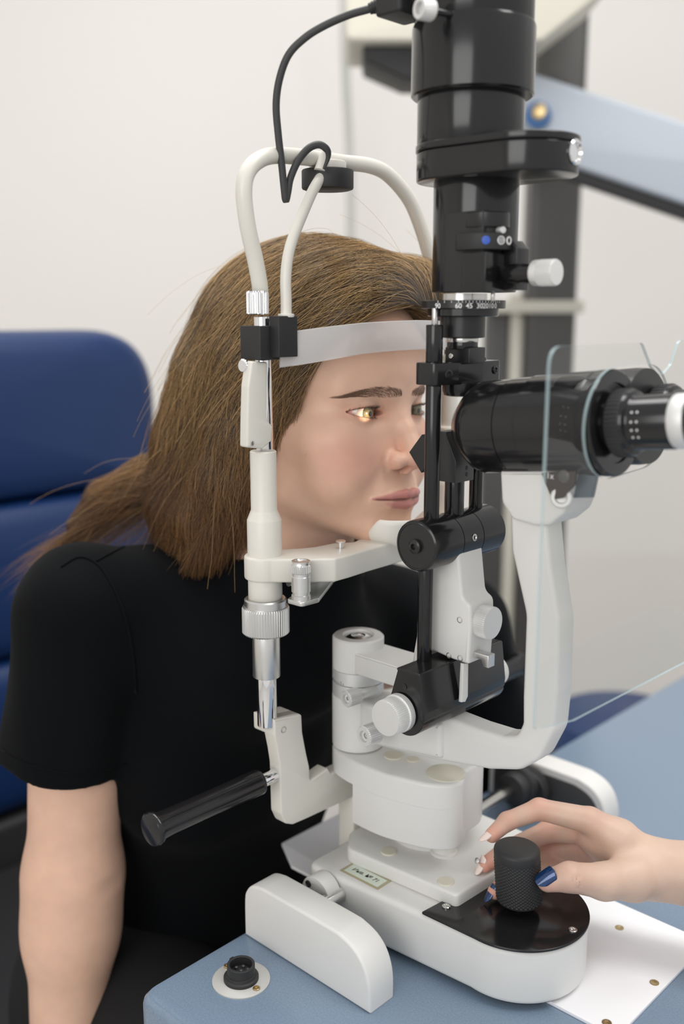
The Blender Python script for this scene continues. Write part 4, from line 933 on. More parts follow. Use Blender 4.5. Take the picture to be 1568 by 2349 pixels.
def f_face(p):
    q = mirror(p)
    d = s_ell(p, (0, -9.0, 3.0), (7.3, 9.4, 8.2))
    d = smin(d, s_ell(p, (0, -4.5, 3.6), (6.3, 5.7, 5.6)), 1.5)
    d = smin(d, s_ell(p, (0, -5.6, -3.0), (6.05, 6.3, 7.0)), 2)
    d = smin(d, s_cone(q, (4.3, -6.8, -6.6), (1.3, -1.1, -9.0), 1.55, 1.5), 1.8)
    d = smin(d, s_ell(q, (3.4, -2.5, -4.2), (2.7, 2.7, 3.3)), 1.4)
    d = smin(d, s_ell(q, (4.5, -3.2, -2.1), (1.9, 2.5, 1.5)), 1.9)
    d = smin(d, s_cone(q, (1.1, -.05, 1.5), (4.6, -1.7, 1.7), .75, .7), .9)
    d = smin(d, s_ell(p, (0, -.9, -6.6), (3.1, 2.45, 2.1)), 1.1)
    d = smin(d, s_sph(p, (0, -.35, -9.1), 1.45), 1.2)
    d = smax(d, -s_ell(q, (3.15, .95, -.05), (1.75, 1.25, .95)), .9)
    # lids
    d = smin(d, s_sph(q, (EYE, -1.27, 0), 1.36), .35)
    # nose
    nb = s_chain(p, [(0, -.15, .7), (0, 1.1, -1.3), (0, 2.05, -3.2)], [.62, .68, .85], .3)
    d = smin(d, nb, .95)
    d = smin(d, s_ell(p, (0, 2.15, -3.42), (.95, .85, .78)), .35)
    d = smin(d, s_ell(q, (1.18, 1.0, -3.68), (.70, 1.0, .68)), .5)
    d = smin(d, s_cone(p, (0, 1.9, -3.95), (0, 1.2, -4.5), .38, .35), .3)
    d = smax(d, -s_ell(q, (.62, 1.5, -4.38), (.36, .62, .42)), .22)
    d = smax(d, -s_chain(q, [(1.75, .9, -3.0), (1.98, .75, -3.7), (1.75, .75, -4.35)], [.10, .16, .10]), .4)
    # lips
    up = s_chain(q, [(2.95, .22, -6.55), (1.6, 1.10, -6.38), (.5, 1.56, -6.24), (0, 1.56, -6.34)], [.08, .27, .35, .33], .15)
    lo = s_chain(q, [(2.85, .20, -6.70), (1.5, .95, -6.98), (0, 1.33, -7.12)], [.08, .33, .43], .15)
    d = smin(d, up, .28); d = smin(d, lo, .35)
    sl = s_chain(q, [(3.1, .5, -6.60), (1.4, 1.62, -6.66), (0, 2.2, -6.70)], [.05, .11, .12], .1)
    d = smax(d, -sl, .12)
    d = smax(d, -s_cone(p, (0, 2.2, -4.75), (0, 2.3, -5.8), .18, .25), .35)          # philtrum
    d = smax(d, -s_chain(q, [(2.2, 1.25, -4.3), (3.0, .85, -5.5), (3.5, .4, -6.5)], [.14, .14, .08]), .9)   # fold beside the mouth
    d = smax(d, -s_cone(q, (0, 1.95, -8.2), (1.2, 1.5, -8.15), .30, .2), .8)
    # eye opening, lid crease
    ex_, ez_ = q[:, 0]-EYE, q[:, 2]; s = np.clip(1-(ex_/1.52)**2, 0, 1)
    zu = .42*s**.75 + .05*ex_; zl = -.36*s**.8 + .05*ex_
    op = np.maximum(np.maximum(ez_-zu, zl-ez_), np.maximum(np.abs(ex_)-1.5, -1.35-q[:, 1]))
    d = smax(d, -op, .10)
    cr = s_chain(q, [(EYE-1.35, .35, .38), (EYE-.6, .42, .86), (EYE+.3, .22, .92), (EYE+1.2, -.45, .66), (EYE+2.2, -1.5, .10)], [.10, .16, .16, .16, .09])
    d = smax(d, -cr, .18)
    d = smax(d, -s_sph(q, (EYE, -1.27, 0), 1.20), .05)
    return d
def f_ear(p):
    q = mirror(p); R_ = rotm('Y', 12) @ rotm('X', 10)
    e = s_ell(q, (7.15, -8.6, -.8), (.55, 1.7, 3.0), R_.T); e = smax(e, -s_ell(q, (7.75, -8.4, -.6), (.4, 1.1, 2.2), R_.T), .3); return e
EC0, EC1 = W2H(WY(232, 2062, .747)), W2H(WY(288, 2030, .770))
def f_body(p):
    d = f_face(p); d = smin(d, f_ear(p), .4)
    d = smin(d, s_chain(p, [(0, -9.2, -5), (0, -11.5, -13), (0, -14, -20)], [5.2, 5.5, 6.2], 1), 1.6)
    d = smin(d, s_chain(p, [(0, -14, -20), RS*.55 + np.array([0, -6.5, -10.5]), RS], [6.0, 4.4, 3.9], 2), 3)
    a = s_chain(p, [RS, RE, RE*.75+RW*.25, RW], [4.1, 3.85, 3.75, 2.9], 2.5)
    h = s_chain(p, [RW, RH], [2.7, 3.2], 1)
    for k in range(4):
        o = (k-1.5)*1.5; x_ = np.array([HF @ HM[:, 0], .0, 0]); b0 = RH + np.array([0, o, -1]); h = smin(h, s_chain(p, [b0, b0 + np.array([0, .3, -4]), b0 + np.array([.6, .6, -7])], [.9, .8, .65]), .5)
    h = smin(h, s_chain(p, [RW + np.array([0, 2, -3]), RH + np.array([-.5, 4, -1]), RH + np.array([-.8, 4.6, -4])], [1.3, 1.0, .8]), .6)
    d = smin(d, smin(a, h, .8), 2); d = smax(d, -s_cone(p, EC0, EC1, .45, .55), 1.1)
    d = smin(d, s_chain(p, [(0, -14, -20), LS*.55 + np.array([0, -6.5, -10.5]), LS], [6.0, 4.4, 3.9], 2), 3)
    d = smin(d, s_chain(p, [LS, LE, LW, LH], [4.0, 3.6, 2.8, 3.0], 1.5), 2)
    return d
SK = mat('skin', srgb(228, 186, 164), .46, spec=.4, bump=(520, .12, .0006), sss=(.22, .006))
nt = SK.node_tree; b_ = nt.nodes['Principled BSDF']; va = nt.nodes.new('ShaderNodeVertexColor'); va.layer_name = 'tone'; nz = nt.nodes.new('ShaderNodeTexNoise'); nz.inputs['Scale'].default_value = 60; nz.inputs['Detail'].default_value = 5
tc = nt.nodes.new('ShaderNodeTexCoord'); nt.links.new(tc.outputs['Object'], nz.inputs['Vector'])
mr = nt.nodes.new('ShaderNodeMapRange'); mr.inputs['From Min'].default_value = .3; mr.inputs['From Max'].default_value = .7; mr.inputs['To Min'].default_value = .95; mr.inputs['To Max'].default_value = 1.04
mxs = nt.nodes.new('ShaderNodeMix'); mxs.data_type = 'RGBA'; mxs.blend_type = 'MULTIPLY'; mxs.inputs[0].default_value = 1
nt.links.new(nz.outputs['Fac'], mr.inputs['Value']); nt.links.new(va.outputs['Color'], mxs.inputs[6]); nt.links.new(mr.outputs['Result'], mxs.inputs[7]); nt.links.new(mxs.outputs[2], b_.inputs['Base Color'])

P, Q = surface(f_body, (-30, -32, -92), (30, 5.5, 14), .145)
c = np.abs(P[:, 0]); face = (P[:, 1] > -6.5) & (P[:, 2] > -11.5) & (P[:, 2] < 3.5) & (c < 7.5)
P, FS = refine(P, Q, face); P = project(f_body, P, 2, .07)
# pigment of lips, lids and cheeks
q = mirror(P); lipd = np.minimum(s_chain(q, [(2.95, .3, -6.58), (1.6, 1.25, -6.40), (.5, 1.7, -6.24), (0, 1.7, -6.34)], [.03, .26, .35, .33]), s_chain(q, [(2.8, .25, -6.70), (1.5, 1.05, -6.97), (0, 1.45, -7.1)], [.03, .32, .43]))
base = np.array(srgb(223, 183, 160)[:3]); lipc = np.array(srgb(196, 134, 127)[:3]); blush = np.array(srgb(226, 166, 150)[:3]); lidc = np.array(srgb(190, 130, 108)[:3])
def sm(x, a, b): t = np.clip((x-a)/(b-a), 0, 1); return t*t*(3-2*t)
wl = (1-sm(lipd, -.02, .13))[:, None]; wb = (.75*np.exp(-(((q - np.array([4.2, -1, -3.4]))/np.array([2.2, 3, 1.8]))**2).sum(1)) + .5*np.exp(-(((q - np.array([0, 2.6, -4]))/np.array([1.4, 1.6, 1.0]))**2).sum(1)))[:, None]
ex_, ez_ = q[:, 0]-EYE, q[:, 2]; wd = (np.exp(-((ex_/1.75)**4 + ((ez_-.05*ex_)/.62)**4))*(q[:, 1] > -2.6))[:, None]*.75
col = base*(1-wb) + blush*wb; col = col*(1-wd) + lidc*wd; col = col*(1-wl) + lipc*wl
ws = (1-sm(s_chain(q, [(2.95, .45, -6.60), (1.4, 1.4, -6.66), (0, 1.9, -6.70)], [.02, .05, .06]), .0, .12))[:, None]*.85; col = col*(1-ws) + np.array(srgb(112, 58, 54)[:3])*ws  # darkened where the lips meet, crease shade put into the colour
me = bpy.data.meshes.new('person'); me.from_pydata([tuple(x) for x in H2W(P)], [], [tuple(f) for f in FS]); me.update(); attr(me, 'tone', col)
pat = link('person', me, SK, None, 0)
tag(pat, 'woman with long brown hair in black T-shirt leaning into the chin rest', 'person')

# eyes
em = mat('eye', (.8, .8, .8), .08, coat=.6); nt = em.node_tree; va = nt.nodes.new('ShaderNodeVertexColor'); va.layer_name = 'tone'; nt.links.new(va.outputs['Color'], nt.nodes['Principled BSDF'].inputs['Base Color'])
for sx in (1, -1):
    c0 = np.array([sx*EYE, -1.27, 0.0]); gz = np.array([.06, 1, -.03]); gz /= np.linalg.norm(gz); xx = np.cross(gz, (0, 0, 1)); xx /= np.linalg.norm(xx); zz2 = np.cross(xx, gz)
    vs, cs, fs = [], [], []; NR, NS = 64, 64
    for i in range(NR+1):
        t = math.pi*(i/NR)**1.5; r = 1.235
        rr = r + .075*math.exp(-(math.degrees(t)/24)**4)
        for j in range(NS):
            ph = 2*math.pi*j/NS; vs.append(c0 + rr*(gz*math.cos(t) + (xx*math.cos(ph) + zz2*math.sin(ph))*math.sin(t)))
            dg = math.degrees(t)
            if dg < 9: k = srgb(8, 8, 8)
            elif dg < 28: m = (dg-9)/19; w_ = .85 + .15*math.sin(ph*23 + 2*math.sin(ph*7)); k = [x*w_*(1.05-.4*m*m) for x in srgb(122 - 18*m, 110 - 6*m, 82)]
            elif dg < 31: k = srgb(60, 56, 44)
            else: k = srgb(204, 184, 172) if dg < 62 else srgb(210, 160, 148)  # white of the eye darkened, lid shade put into its colour
            cs.append(k[:3])
    for i in range(NR):
        for j in range(NS): fs.append((i*NS+j, i*NS+(j+1) % NS, (i+1)*NS+(j+1) % NS, (i+1)*NS+j))
    me = bpy.data.meshes.new('eye'); me.from_pydata([tuple(x) for x in H2W(np.array(vs))], [], fs); me.update(); attr(me, 'tone', np.array(cs)); link('eye', me, em, pat, 0)

# ------------------------------------------------------------------ strands
def strands(name, paths, radii, cols, m, parent):
    # paths (n, k, 3) world metres; three-sided tapered hairs in one mesh
    n, k, _ = paths.shape; T = np.gradient(paths, axis=1); T /= np.linalg.norm(T, axis=2, keepdims=True) + 1e-9
    ref = np.array([.31, .27, .91]); A = np.cross(T, ref); A /= np.linalg.norm(A, axis=2, keepdims=True) + 1e-9; B = np.cross(T, A)
    V_ = np.empty((n, k, 3, 3), F32)
    for j in range(3):
        t = 2*math.pi*j/3; V_[:, :, j] = paths + radii[:, :, None]*(A*math.cos(t) + B*math.sin(t))
    base_ = (np.arange(n)[:, None, None]*k + np.arange(k-1)[None, :, None])*3; j = np.arange(3)[None, None]; j2 = (j+1) % 3
    Qd = np.stack([base_+j, base_+j2, base_+3+j2, base_+3+j], -1).reshape(-1, 4)
    me = np_mesh(name, V_.reshape(-1, 3), Qd); attr(me, 'tone', np.repeat(cols.reshape(-1, cols.shape[-1]), 3, axis=0)); return link(name, me, m, parent, 0)
hm = mat('brown_hair', (.1, .06, .03), .36, spec=.55); nt = hm.node_tree; va = nt.nodes.new('ShaderNodeVertexColor'); va.layer_name = 'tone'; nt.links.new(va.outputs['Color'], nt.nodes['Principled BSDF'].inputs['Base Color'])
nt.nodes['Principled BSDF'].inputs['Sheen Weight'].default_value = .15

def f_hair(p):
    d = s_ell(p, (0, -9.4, 4.0), (8.4, 11.2, 9.7))
    d = smin(d, s_ell(p, (-1.0, -3.0, 8.3), (6.6, 4.3, 3.6)), 1.5)
    d = smin(d, s_ell(p, (-4.3, -1.8, 8.6), (2.9, 3.4, 3.2)), 1.2)
    d = smax(d, -s_ell(p, (-.3, -.6, -1.5), (8.3, 7.0, 9.9)), .8)
    d = smin(d, s_chain(p, [(6.2, -9.8, 3), (6.6, -10.4, -2.5), (7.0, -11.2, -6.3), (7.4, -13.0, -9.6), (7.4, -15.2, -12.2)], [2.6, 2.9, 2.9, 2.2, 1.0], .5), 1.5)
    d = smin(d, s_chain(p, [(3.5, -15, 1), (4.2, -17, -4), (5.2, -18, -9), (6.5, -18, -11.5)], [5.0, 4.6, 4.0, 2.2], .5), 2)
    d = smin(d, s_chain(p, [(0, -15.5, 0), (0, -18, -6), (0, -19, -12)], [5.0, 4.6, 3.0], .5), 2)
    d = smin(d, s_chain(p, [(-6.2, -9.5, 3), (-6.8, -10.5, -4), (-7, -11.5, -11)], [2.6, 3.0, 2.2], .5), 1.5)
    d = smin(d, s_chain(p, [(3.5, -19.5, -7.0), (5, -24, -8.0), (7.2, -27.5, -9.8), (8.9, -29.5, -12.2)], [3.2, 2.4, 1.8, .8], .5), 1.2)
    return d
hP, hQ = surface(f_hair, (-11, -35, -17), (11.5, 4, 15.5), .30)
me = np_mesh('hair', H2W(hP), hQ); attr(me, 'tone', np.tile(np.array(srgb(46, 31, 17)[:3]), (len(hP), 1)))  # shell tone darkened to stand for shade among the locks
hair = link('hair', me, hm, pat, 0)
guides = [
 [(985, 695), (980, 645), (955, 607), (885, 592), (785, 612), (685, 662), (595, 745), (505, 885), (445, 1020), (405, 1125), (375, 1205)],
 [(965, 675), (905, 650), (805, 680), (705, 740), (622, 832), (562, 955), (520, 1085), (480, 1200), (435, 1300)],
 [(935, 692), (862, 702), (782, 752), (702, 802), (642, 882), (602, 985), (580, 1100), (560, 1220)],
 [(940, 582), (860, 553), (760, 548), (660, 585), (562, 665), (482, 775), (434, 900), (400, 1020), (350, 1105), (255, 1142), (165, 1200)],
 [(800, 536), (702, 560), (602, 615), (514, 705), (455, 805), (422, 920), (396, 1010), (355, 1085), (270, 1130), (190, 1175)],
 [(745, 832), (692, 882), (652, 962), (628, 1060), (598, 1180), (560, 1255)],
 [(470, 1000), (440, 1120), (430, 1220), (450, 1300), (440, 1335)],
 [(540, 1000), (525, 1120), (540, 1230), (500, 1300)],
 [(400, 1100), (360, 1180), (350, 1240), (380, 1300)]]
gp, gt = [], []
for g in guides:
    pts = np.array([x[:2] for x in spline([(*p, 0) for p in g], 5)]); T3 = [trace(f_hair, *p) for p in pts]; T3 = [p for p in T3 if p is not None]
    if len(T3) < 3: continue
    T3 = np.array(T3); t = np.gradient(T3, axis=0); t /= np.linalg.norm(t, axis=1, keepdims=True) + 1e-9; gp.append(T3); gt.append(t)
gp = np.concatenate(gp).astype(F32); gt = np.concatenate(gt).astype(F32)
# the far side and crown comb simply back and down
ex_p = np.array([(-8, -6, 8), (-8.2, -9, 3), (-8, -11, -3), (-8, -12, -8), (0, -20, 6), (0, -20.5, 2), (0, -21, -4), (0, -20, -9), (-3, -12, 13), (-5, -17, 8)], F32)
ex_t = np.array([(-.5, -.5, -.8), (0, -.2, -1), (0, -.1, -1), (0, 0, -1), (0, -.3, -1), (0, 0, -1), (0, 0, -1), (0, 0, -1), (-.4, -.9, -.1), (-.3, -.6, -.7)], F32)
gp = np.concatenate([gp, ex_p]); gt = np.concatenate([gt, ex_t/np.linalg.norm(ex_t, axis=1, keepdims=True)])
def comb(p):
    d2 = ((p[:, None]-gp[None])**2).sum(2); w_ = np.exp(-(d2-d2.min(1, keepdims=True))/3.0); d = (w_[..., None]*gt[None]).sum(1); return d/(np.linalg.norm(d, axis=1, keepdims=True)+1e-9)
NSTR, KS = 26000, 15
nrm = grad(f_hair, hP, .1); view = W2H((0, 0, CAM_Z)) - hP; fac = (nrm*view).sum(1)/np.linalg.norm(view, axis=1)
ok = (fac > -.35); wgt = np.where(ok, 1.0, .12); wgt /= wgt.sum()
seed = hP[RNG.choice(len(hP), NSTR, p=wgt)] + RNG.normal(0, .15, (NSTR, 3))
# clumps: every strand keeps to its lock's own drift
lock = RNG.integers(0, 260, NSTR); lk_o = RNG.normal(0, .15, 260); lk_c = RNG.normal(0, 1, 260); lk_p = RNG.uniform(0, 6.28, 260); frz = RNG.normal(0, .08, NSTR); lk_v = RNG.normal(0, .16, (260, 3))
off = (RNG.uniform(-.12, .22, NSTR) + lk_o[lock]).astype(F32); ln = RNG.uniform(5.5, 15, NSTR)
path = np.empty((NSTR, KS, 3), F32); p = seed.astype(F32); last = None; free = np.zeros(NSTR, bool)
for k in range(KS):
    g = np.concatenate([grad(f_hair, s, .1) for s in np.array_split(p, 4)]); v = f_hair(p)
    n_ = g/(np.linalg.norm(g, axis=1, keepdims=True)+1e-9)
    free |= (n_[:, 2] < -.45) & (p[:, 2] < -8)
    tgt = off*(.6+.6*k/KS)
    p = np.where(free[:, None], p, p - n_*np.clip(v-tgt, -.5, .5)[:, None])
    path[:, k] = p
    d = np.concatenate([comb(s) for s in np.array_split(p, 8)]) + lk_v[lock]*.6 + RNG.normal(0, .05, (NSTR, 3))
    d = d + np.cross(n_, d)*(.24*np.sin(k*ln/KS*2*math.pi/6.5 + lk_p[lock]) + frz)[:, None]
    d = d - np.where(free[:, None], 0, n_*(d*n_).sum(1, keepdims=True)); d /= np.linalg.norm(d, axis=1, keepdims=True)+1e-9
    if last is not None: d = np.where(free[:, None], last*.85 + d*.12 + np.array([0, -.05, -.05]), d); d /= np.linalg.norm(d, axis=1, keepdims=True)
    last = d; p = (p + d*(ln/KS)[:, None]).astype(F32)
tt = np.linspace(0, 1, KS)[None]
rad = (.00013*RNG.uniform(.7, 1.3, NSTR)[:, None])*np.clip(np.minimum(tt*8+.3, (1-tt)*4+.15), 0, 1)
hi_, lo_, red = np.array(srgb(214, 174, 116)[:3]), np.array(srgb(56, 38, 20)[:3]), np.array(srgb(114, 70, 28)[:3])
mixv = np.clip(.46 + .26*lk_c[lock] + RNG.normal(0, .14, NSTR), 0, 1)[:, None, None]
zz3 = path[:, :, 2:3]; warm_shade = sm(-zz3, -4, 10)*.75  # lower hair redder, and darkened to paint in contact shadow
cols = (lo_*(1-mixv) + hi_*mixv)*(1-warm_shade) + red*(.55+.75*mixv)*warm_shade
strands('hair_strands', H2W(path.reshape(-1, 3)).reshape(path.shape), rad, cols, hm, hair)
# loose flyaway hairs
NF = 160; sd = hP[RNG.choice(len(hP), NF, p=wgt)]; n_ = grad(f_hair, sd, .1); d = comb(sd.astype(F32)); fp = np.empty((NF, 12, 3)); p = sd + n_*.1
dd = d + n_*RNG.uniform(.05, .5, (NF, 1)) + RNG.normal(0, .2, (NF, 3))
for k in range(12): fp[:, k] = p; p = p + dd*.55; dd = dd*.9 + d*.12 + np.array([0, 0, -.05]) + RNG.normal(0, .04, (NF, 3))
strands('flyaway_hair', H2W(fp.reshape(-1, 3)).reshape(fp.shape), np.full((NF, 12), .00011), np.tile(hi_*.8, (NF, 12, 1)), hm, hair)

# brows and lashes
def browset(sx):
    top = [(.6, 1.62), (1.7, 1.92), (2.8, 2.0), (3.8, 1.86), (4.5, 1.58), (5.1, 1.22)]; bot = [(.6, 1.25), (1.7, 1.12), (2.8, 1.18), (3.8, 1.24), (4.5, 1.22), (5.1, 1.10)]
    out = []
    for _ in range(760):
        t = RNG.uniform(0, 1)**.9; s = RNG.uniform(0, 1); xs = np.linspace(0, 1, 6); X = np.interp(t, xs, [a[0] for a in top]); Zt = np.interp(t, xs, [a[1] for a in top]); Zb = np.interp(t, xs, [a[1] for a in bot])
        x, z = X, Zb + (Zt-Zb)*s; L_ = RNG.uniform(.4, .8)*(1-.3*t); an = math.radians(70 - 75*min(1, t*1.7) - 30*(s-.4)) + RNG.normal(0, .15); row = []
        for k in range(6):
            u_ = k/5*L_; px_, pz_ = x + u_*math.cos(an) , z + u_*math.sin(an)*(1-.5*k/5); row.append((sx*px_, 0, pz_))
        out.append(row)
    A = np.array(out, F32); n, k, _ = A.shape; q = A.reshape(-1, 3); q[:, 1] = 3.0
    for _ in range(40): q[:, 1] -= np.clip(f_face(q), -.3, .3)*.8
    A = q.reshape(n, k, 3); A[:, :, 1] += np.linspace(.0, .07, k)[None]*1.2
    return A
for sx in (1, -1):
    A = browset(sx); n, k, _ = A.shape; cb_ = np.array(srgb(130, 100, 80)[:3]); strands('eyebrow', H2W(A.reshape(-1, 3)).reshape(A.shape), np.tile(np.linspace(.00009, .00003, k), (n, 1)), np.tile(cb_, (n, k, 1)), hm, pat)
    rows = []
    for lid, cnt, L_ in ((1, 60, .5), (-1, 36, .28)):
        for i in range(cnt):
            e = -1.30 + 2.65*i/(cnt-1) + RNG.normal(0, .02); s = 1-(e/1.52)**2; z = (.42*s**.75 if lid > 0 else -.36*s**.8) + .05*e; y = -1.27 + math.sqrt(max(.05, 1.36**2 - e*e - z*z)) - .02
            o = np.array([e*.35 + RNG.normal(0, .06), 1.0, lid*.15]); row = [np.array([sx*(EYE+e), y, z])]; v = o/np.linalg.norm(o)*L_/6
            for k in range(6): row.append(row[-1] + np.array([sx*v[0], v[1], v[2]])); v = v + np.array([0, -.010, lid*.020])*L_
            rows.append(row)
    A = np.array(rows); strands('eyelashes', H2W(A.reshape(-1, 3)).reshape(A.shape), np.tile(np.linspace(.00016, .00004, 7), (len(A), 1)), np.tile(np.array(srgb(38, 26, 20)[:3]), (len(A), 7, 1)), hm, pat)

# ------------------------------------------------------------------ clothing
HE = W2H(WY(146, 1748, .795)); SD = (HE-RS)/np.linalg.norm(HE-RS)
HL = LS + (LE-LS)*.93
def f_shirt(p):
    d = s_ell(p, (-1, -19.0, -30), (14.8, 9.6, 15)); d = smin(d, s_ell(p, (-2.5, -25.0, -50), (13.2, 11.0, 17)), 6); d = smin(d, s_ell(p, (0, -13.2, -21.5), (11.5, 8.6, 7.6)), 3)
    for S_, E_ in ((RS, HE), (LS, HL)):
        d = smin(d, s_chain(p, [(np.sign(S_[0])*5.5, -14.5, -18.5), S_*.6+np.array([0, -6.2, -7.6]), S_+np.array([-np.sign(S_[0])*.8, 0, .3])], [4.8, 5.3, 5.3], 2), 3)
        ax = (E_-S_)/np.linalg.norm(E_-S_); sv = s_chain(p, [S_, E_, E_+ax*8], [5.2, 5.35, 5.4]); sv = smax(sv, (p-E_.astype(F32)) @ ax.astype(F32), .25)
        d = smin(d, sv, 1.6)
    a1 = SD; t = (p-RS.astype(F32)) @ a1.astype(F32); w_ = p @ np.array([.55, .75, .35], F32)
    d = d + .15*np.sin(w_*1.1 + .6*np.sin(p[:, 2]*.35))*np.clip((p[:, 2]+16)/-10, 0, 1) + .07*np.sin(p[:, 0]*.9 - p[:, 2]*.55 + p[:, 1]*.4)
    col = s_chain(p, [(0, -10.6, -11), (0, -13, -19)], [6.2, 8.0]); col = smax(col, p[:, 2] + 12.7 - .15*(p[:, 1]+11), .3)
    return smin(d, col, 1.0)
sP, sQ = surface(f_shirt, (-32, -36, -72), (30, 4, -8), .34)
me = np_mesh('t_shirt', H2W(sP), sQ); sh = link('t_shirt', me, M['shirt'], pat, 0)
def onshirt(pts, r, name):
    w_ = [trace(f_shirt, *p[:2], off=.02) for p in spline([(*p, 0) for p in pts], 6)]; w_ = [H2W(x) for x in w_ if x is not None]
    if len(w_) > 3: MB().tube(w_, r, 8).build(name, M['shirt'], sh, 0)
onshirt([(218, 1288), (255, 1268), (300, 1246)], .0011, 'shoulder_seam')
onshirt([(140, 1300), (180, 1278), (218, 1290), (250, 1330), (285, 1410), (305, 1500), (312, 1590)], .0012, 'armhole_seam')
onshirt([(6, 1722), (60, 1752), (150, 1772), (230, 1768), (288, 1752)], .0007, 'hem_stitching')
def f_trs(p):
    d = s_ell(p, (0, -27, -60), (17.5, 12, 9))
    for s in (-1, 1): d = smin(d, s_chain(p, [(s*9, -27, -57), (s*10.5, 4, -57.5), (s*10, 3, -104)], [8.6, 7.0, 5.0], 2), 2)
    return d
tP, tQ = surface(f_trs, (-30, -42, -112), (30, 14, -46), .9); link('trousers', np_mesh('trousers', H2W(tP), tQ), M['trousers'], pat, 0)
def f_shoe(p):
    q = mirror(p); d = s_ell(q, (10, 7, -111.5), (4.3, 12, 3.6)); d = smin(d, s_cone(q, (10, 2, -106), (10, 2, -111), 4.6, 4.6), 2); return smax(d, -114.2-p[:, 2], .4)
tP, tQ = surface(f_shoe, (-16, -8, -118), (16, 22, -98), .6); link('shoes', np_mesh('shoes', H2W(tP), tQ), M['rubber'], pat, 0)
# slit beam falling on the near eye from the lamp's mirror
e0 = H2W((EYE+.5, -.1, -.12)); l = bpy.data.lights.new('slit_beam', 'SPOT'); l.energy = .75; l.spot_size = math.radians(9.0); l.spot_blend = .6; l.shadow_soft_size = .003; l.color = (1, .74, .48)
o = bpy.data.objects.new('slit_beam', l); COL.objects.link(o); s0_ = I2W((.0520, -.006, .4030)); o.location = s0_; o.rotation_euler = (Vector(e0)-Vector(s0_)).to_track_quat('-Z', 'Y').to_euler()
# ------------------------------------------------------------------ the examiner's hand on the joystick (centimetres, world axes)
def wc(x, y, Y): return np.array(WY(x, y, Y))*100
iM, iP, iD, iT = wc(1352, 1882, .688), wc(1236, 1856, .700), wc(1163, 1884, .696), wc(1128, 1916, .688)
mM, mP, mD, mT = wc(1345, 1906, .700), wc(1256, 1908, .713), wc(1160, 1950, .7045), wc(1112, 1984, .692)
rM, rP, rD, rT = wc(1342, 1940, .708), wc(1258, 1956, .716), wc(1178, 2000, .692), wc(1134, 2046, .6705)
lM, lP, lD, lT = wc(1345, 1972, .712), wc(1268, 1985, .708), wc(1220, 2000, .694), wc(1188, 2012, .688)
tC, tM, tI, tT = wc(1452, 2012, .664), wc(1385, 2022, .654), wc(1306, 2012, .646), wc(1256, 2020, .6475)
W0, W1, W2 = wc(1490, 1992, .678), wc(1575, 2004, .668), wc(2150, 2035, .60)
def f_hand(p):
    palm = s_chain(p, [iM, wc(1420, 1925, .684), W0], [1.0, 1.35, 1.75], .8)
    for a, r in ((mM, 1.0), (rM, .95), (lM, .9)): palm = smin(palm, s_cone(p, a, W0, r, 1.6), .7)
    palm = smin(palm, s_chain(p, [wc(1360, 1925, .692), wc(1430, 1960, .690)], [1.1, 1.5], .5), .8)
    d = smin(palm, s_chain(p, [W0, W1, W2], [2.05, 2.02, 3.3], 1.2), 1.2)
    th = s_chain(p, [W0, tC, tM], [1.6, 1.65, 1.28], .6); d = smin(d, th, .7)
    f = s_chain(p, [tM, tI, tT], [1.26, 1.02, .80], .35); d = smin(d, f, .45)
    for pts, rs in (((iM, iP, iD, iT), (.98, .80, .68, .56)), ((mM, mP, mD, mT), (.98, .82, .69, .57)), ((rM, rP, rD, rT), (.93, .77, .65, .54)), ((lM, lP, lD, lT), (.82, .66, .56, .47))):
        d = smin(d, s_chain(p, pts, rs, .28), .22)
    # creases of the thumb joint and under the knuckles
    n = np.array([.2, -.9, .35]); n /= np.linalg.norm(n)
    for k in (-.22, .05, .30):
        c = tI + (tM-tI)/np.linalg.norm(tM-tI)*k + n*1.02; ax = np.array([.15, .25, 1.0]); d = smax(d, -s_cone(p, c-ax*.55, c+ax*.45, .03, .03), .12)
    return d
allp = np.array([iM, iP, iD, iT, mT, rT, lT, tC, tT, W0, W1, W2, mP, rP, lP])
gP, gQ = surface(f_hand, allp.min(0)-3.5, allp.max(0)+3.5, .10)
me = np_mesh('person', gP*.01, gQ)
base = np.array(srgb(206, 178, 160)[:3]); pk = np.array(srgb(222, 154, 136)[:3])
w_ = np.zeros(len(gP))
for c, r, a in ((iP, 1.1, .55), (iD, .8, .6), (iT, .8, .8), (mT, .9, .9), (mP, 1.0, .6), (rT, .9, .9), (rP, 1.0, .7), (lT, .8, .8), (tT, .9, .55), (tI, 1.1, .30), (iM, 1.2, .25), (mM, 1.3, .5), (rM, 1.5, .5)):
    w_ = np.maximum(w_, a*np.exp(-((gP-c)**2).sum(1)/(r*1.25)**2))
attr(me, 'tone', base*(1-w_[:, None]) + pk*w_[:, None])
hand = link('person', me, SK, None, 0); tag(hand, 'hand of person with dark blue thumb nail gripping the black joystick knob', 'person')
